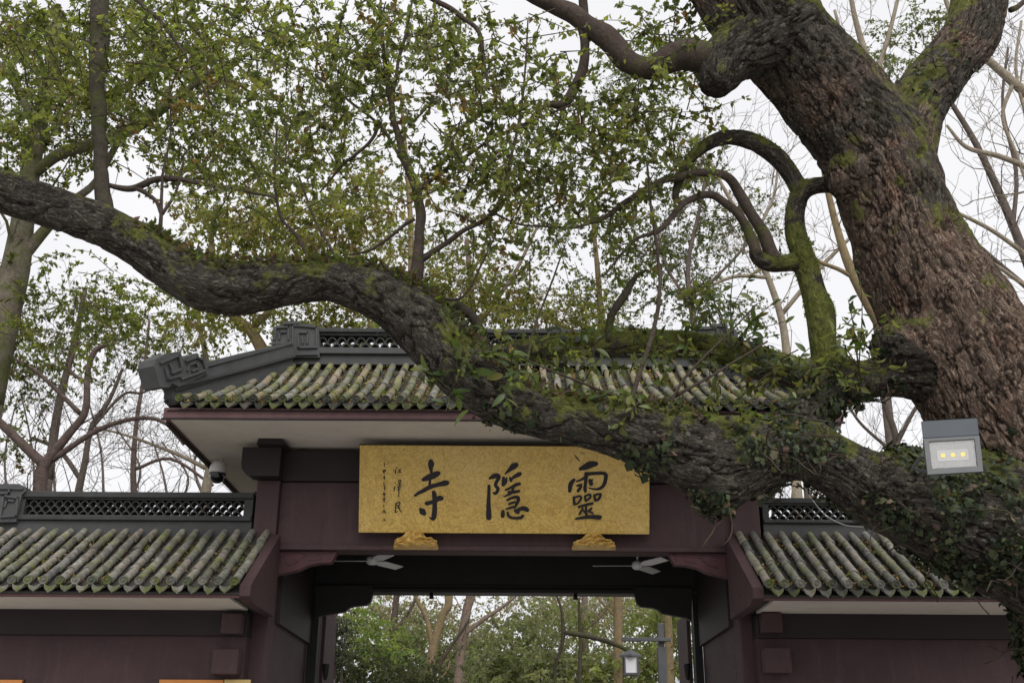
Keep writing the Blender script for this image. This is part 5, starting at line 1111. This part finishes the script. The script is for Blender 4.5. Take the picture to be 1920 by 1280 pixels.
# bare plane tree on the right
tree('bare_tree', 'leaning pale yellow trunk glimpsed on both sides of the main trunk', [[(1815,930,16,40),(1745,780,16,33),(1680,660,16,27),(1602,520,16,20),(1570,430,16,15),(1545,320,16,11),(1530,200,16,8)], [(1600,520,16,9),(1560,500,16,8),(1480,480,16,6),(1400,520,16,4)]], 'yellow_bark', 61, GB, levels=4, dens=1.7, len0=1.2, rmin=.005)
tree('bare_tree', 'pale bare plane tree whose branches net the sky at the right edge', [
  [(2120,900,17,60),(2080,600,17,50),(2020,360,17,36),(1960,215,17,22),(1900,155,17,17),(1842,102,17,14),(1790,40,17,10),(1760,-40,17,8)],
  [(2060,480,17,18),(1990,350,17,14),(1920,312,17,11),(1870,292,17,10),(1812,276,17,8),(1775,235,17,5)],
  [(2080,640,17,16),(1990,530,17,12),(1920,475,17,9),(1860,432,17,8),(1790,396,17,6)],
  [(2100,760,17,14),(2000,600,17,11),(1900,520,17,8),(1840,480,17,6)],
  [(1900,155,17,8),(1880,220,17,7),(1910,300,17,6),(1935,380,17,5)],
  [(1990,340,17,9),(1930,230,17,7),(1905,130,17,6),(1915,40,17,5)]], 'plane', 62, GB, levels=4, dens=1.9, len0=1.3, rmin=.006)
tree('bare_tree', 'slim grey bare tree crossing the sky just right of the main trunk', [[(2060,980,22,30),(2010,760,22,26),(1950,560,22,20),(1890,400,22,16),(1830,270,22,12),(1770,170,22,8),(1740,100,22,5)], [(1950,560,22,11),(1880,500,22,9),(1820,450,22,7),(1770,430,22,5)], [(1900,420,22,9),(1905,320,22,8),(1880,200,22,6),(1890,90,22,5)], [(1980,660,22,10),(1905,600,22,8),(1850,590,22,6)]], 'grey_bark', 67, GB, levels=4, dens=2.0, len0=1.5, rmin=.007)
tree('bare_tree', 'bare pale tree behind the mossy upright branch', [[(1480,760,21,18),(1470,620,21,15),(1440,520,21,12),(1400,430,21,9),(1350,340,21,7),(1310,260,21,5)], [(1465,590,21,9),(1540,500,21,8),(1600,440,21,6)], [(1440,520,21,8),(1370,520,21,7),(1290,560,21,5)], [(1410,450,21,6),(1450,370,21,5),(1460,290,21,4)]], 'plane', 68, GB, levels=4, dens=2.1, len0=1.4, rmin=.006)
tree('bare_tree', 'thin pale tree showing between the two great forks', [[(1690,420,20,18),(1660,220,20,16),(1625,110,20,14),(1600,20,20,10),(1590,-60,20,8)], [(1640,150,20,9),(1668,60,20,8),(1690,-30,20,6)], [(1640,160,20,8),(1590,100,20,7),(1565,20,20,6)]], 'plane', 63, GB, levels=4, dens=1.7, len0=1.1, rmin=.006)
tree('bare_tree', 'thin bare tree behind the right end of the roof', [[(1320,720,24,14),(1300,600,24,12),(1290,500,24,9),(1310,400,24,7),(1330,300,24,5)], [(1300,580,24,7),(1250,500,24,6),(1230,420,24,4)], [(1300,560,24,6),(1390,470,24,5),(1450,380,24,4)]], 'grey_bark', 64, GB, levels=4, dens=2.2, len0=1.6, rmin=.007)
tree('bare_tree', 'bare twiggy tree filling the gap under the limb by the floodlight', [[(1690,900,21,16),(1680,820,21,14),(1660,760,21,11),(1640,700,21,9)], [(1682,830,21,9),(1720,760,21,7),(1760,720,21,6)], [(1690,860,21,8),(1620,800,21,6),(1590,760,21,5)]], 'grey_bark', 65, GB, levels=3, dens=2.4, len0=.9, rmin=.004)
tree('bare_tree', 'bare tree whose fine twigs show above the right wall lattice', [[(1520,1010,23,14),(1515,950,23,12),(1510,900,23,10),(1500,820,23,8)], [(1515,940,23,6),(1545,910,23,5)]], 'grey_bark', 66, GB, levels=3, dens=3.2, len0=.9, rmin=.004)
# far wood: one mass of thin twigs low on the horizon behind the left wall and roof
fw = MB(); r_ = random.Random(77)
mains = []
for i in range(46):
    px = -60 + i * 44 + r_.uniform(-20, 20); Y = r_.uniform(34, 48); top = r_.uniform(720, 860)
    mains.append([(px, 1050, Y, 8), (px + r_.uniform(-10, 10), 960, Y, 6), (px + r_.uniform(-20, 20), (960 + top) / 2, Y, 4), (px + r_.uniform(-35, 35), top, Y, 2.5)])
grow(fw, mains, 78, levels=3, dens=1.6, len0=2.4, rmin=.010, sides=4)
o = fw.build('far_wood', M['grey_bark'], None, True, kind='stuff'); o['label'] = 'far-off bare wood reading as a haze of twigs above the wall'; o['category'] = 'wood'

# ------------------------------------------------------------------ seen through the gate
GT = 'trees beyond the gate'
tree('woodland_tree', 'slim brown trunk left of the lantern with a forked top', [[(1099,1330,31,14),(1099,1270,31,13),(1097,1190,31,13),(1096,1120,31,12),(1098,1040,31,10)], [(1098,1180,31,6),(1130,1150,31,5),(1150,1120,31,4)]], 'wood_bark', 84, GT, levels=2, dens=1.5, len0=1.1, rmin=.006)
tree('woodland_tree', 'ochre trunk behind the lamp post beyond the gate', [[(1257,1330,26,17),(1256,1260,26,16),(1254,1190,26,15),(1250,1110,26,14),(1246,1020,26,12)]], 'yellow_bark', 85, GT, levels=2, dens=1.3, len0=1.1, rmin=.006)
tree('woodland_tree', 'mossy thin stem at centre right beyond the gate', [[(1087,1330,24,9),(1087,1260,24,8),(1088,1200,24,7),(1085,1120,24,5)]], 'mossy', 86, GT, levels=2, dens=1.3, len0=.9, rmin=.005)
tree('woodland_tree', 'mossy bent branch reaching towards the lantern from a slim dark tree', [[(1052,1330,22,6),(1040,1260,22,6),(1052,1215,22,6),(1056,1182,22,8),(1052,1140,22,5),(1040,1105,22,4)], [(1056,1184,22,9),(1092,1190,22,10),(1130,1199,22,9),(1160,1210,22,8),(1176,1218,22,7)]], 'mossy', 87, GT, levels=2, dens=1.2, len0=.7, rmin=.004)
tree('woodland_tree', 'dim trunks of a bare tree at the left beyond the gate', [[(736,1330,34,15),(735,1260,34,14),(738,1180,34,13),(745,1100,34,11)], [(737,1190,34,7),(770,1140,34,6),(790,1100,34,5)]], 'purple_bark', 88, GT, levels=3, dens=1.6, len0=1.3, rmin=.007)
tree('woodland_tree', 'dark sloping stem crossing two yellowish trunks beyond the gate', [[(790,1310,24,6),(815,1262,24,6),(845,1212,24,6),(868,1180,24,5),(880,1160,24,4)]], 'twig', 89, GT, levels=2, dens=1.0, len0=.5, rmin=.004)
def bush(label, clusters, seed, pal, wts, size=.08, per=20, name='bush', tl=.45):
    px, py, Y = clusters[0][:3]; b = at(px, py, Y); th = thing(name, label, 'bush', (b.x, b.y, 0), 'bushes beyond the gate')
    st_ = MB(); r_ = random.Random(seed)
    for c_ in clusters:
        for _ in range(4):
            e = at(c_[0] + r_.uniform(-.6, .6) * c_[3], c_[1] + r_.uniform(-.5, .3) * c_[4], c_[2]); f = Vector((b.x + r_.uniform(-.2, .2), b.y, 0))
            st_.tube([f, f.lerp(e, .5) + Vector((r_.uniform(-.1, .1), 0, 0)), e], [.03, .02, .008], 5)
    st_.build('stem', M['grey_bark'], th, True)
    foliage(th, 'foliage', clusters, seed, size, 'far', pal, wts, tl, per, twig_r=.003)
BG = [(.15, .20, .055), (.23, .25, .075), (.10, .165, .06), (.29, .29, .10)]
DG = [(.040, .048, .026), (.060, .068, .036), (.09, .098, .052), (.13, .135, .075)]
MG = [(.17, .18, .105), (.22, .225, .13), (.27, .27, .17), (.13, .135, .08)]
bush('bright yellow-green bush at the left of the gate opening', [(685,1195,22,56,46,1,85),(720,1228,22,55,32,1,75),(662,1165,22,26,30,.8,34)], 91, BG, [3, 3, 2, 1])
bush('dark hedge along the bottom left of the gate opening', [(690,1265,20,110,32,1,150),(640,1245,20,50,40,.8,60),(790,1275,20,60,24,.8,60)], 92, DG, [3, 3, 2, 1])
bush('grey speckled creeper column by the left jamb of the gate opening', [(640,1180,19,14,50,.3,70),(636,1225,19,16,30,.3,36)], 93, [(.05, .055, .05), (.16, .17, .16), (.03, .034, .03), (.24, .25, .24)], [3, 2, 3, 1], .05, 18, 'creeper', .25)
bush('soft olive thicket filling the middle of the gate opening', [(990,1215,30,90,55,1.6,220),(930,1255,30,80,36,1.4,140),(1040,1255,29,80,40,1.4,150),(1010,1155,31,70,40,1.4,80)], 94, MG, [3, 3, 2, 2], .12, 24, tl=.8)
bush('olive thicket behind the lantern and lamp post', [(1210,1240,30,80,46,1.6,160),(1240,1165,30,60,45,1.4,110),(1130,1255,29,60,36,1.4,110),(1270,1140,30,40,36,1.2,60),(1120,1175,31,50,45,1.2,44)], 95, [(.17, .185, .08), (.225, .235, .10), (.27, .275, .13), (.13, .14, .065)], [3, 3, 2, 1.4], .12, 24, tl=.8)
bush('dull undergrowth behind the trunks left of centre beyond the gate', [(830,1245,33,100,46,1.6,240),(760,1205,34,60,55,1.6,150),(880,1220,34,60,46,1.4,130)], 96, MG, [3, 2, 1, 3], .12, 24, tl=.8)
bush('brownish tangled thicket far behind the trunks beyond the gate', [(800,1165,38,90,40,1.6,150),(1080,1150,38,100,34,1.6,140),(700,1145,38,70,36,1.4,100),(900,1190,38,60,30,1.4,70),(1180,1140,38,70,34,1.4,90),(760,1128,40,70,22,1.4,60),(960,1128,41,60,22,1.4,34),(1060,1125,40,60,22,1.4,60),(1150,1120,40,60,20,1.4,60),(1240,1125,40,50,22,1.4,60)], 97, [(.24, .20, .15), (.28, .24, .19), (.19, .19, .13), (.32, .28, .23)], [3, 3, 2, 1], .13, 18, tl=1.0)
bw = MB(); a_, b_ = at(606, 1150, 18.5), at(625, 1216, 18.5)
th = thing('garden_wall', 'small maroon wall end seen just inside the left jamb beyond the gate', 'wall', ((a_.x + b_.x) / 2, 18.6, 0))
MB().box(a_.x - .5, b_.x, 18.5, 18.75, 0, a_.z + .1).build('wall_body', M['maroon'], th); MB().box(a_.x - .55, b_.x + .05, 18.4, 18.85, a_.z + .102, a_.z + .2).build('coping', M['ridge'], th)
print('objects', len(bpy.data.objects), 'tris', sum(len(o.data.polygons) for o in bpy.data.objects if o.type == 'MESH'))
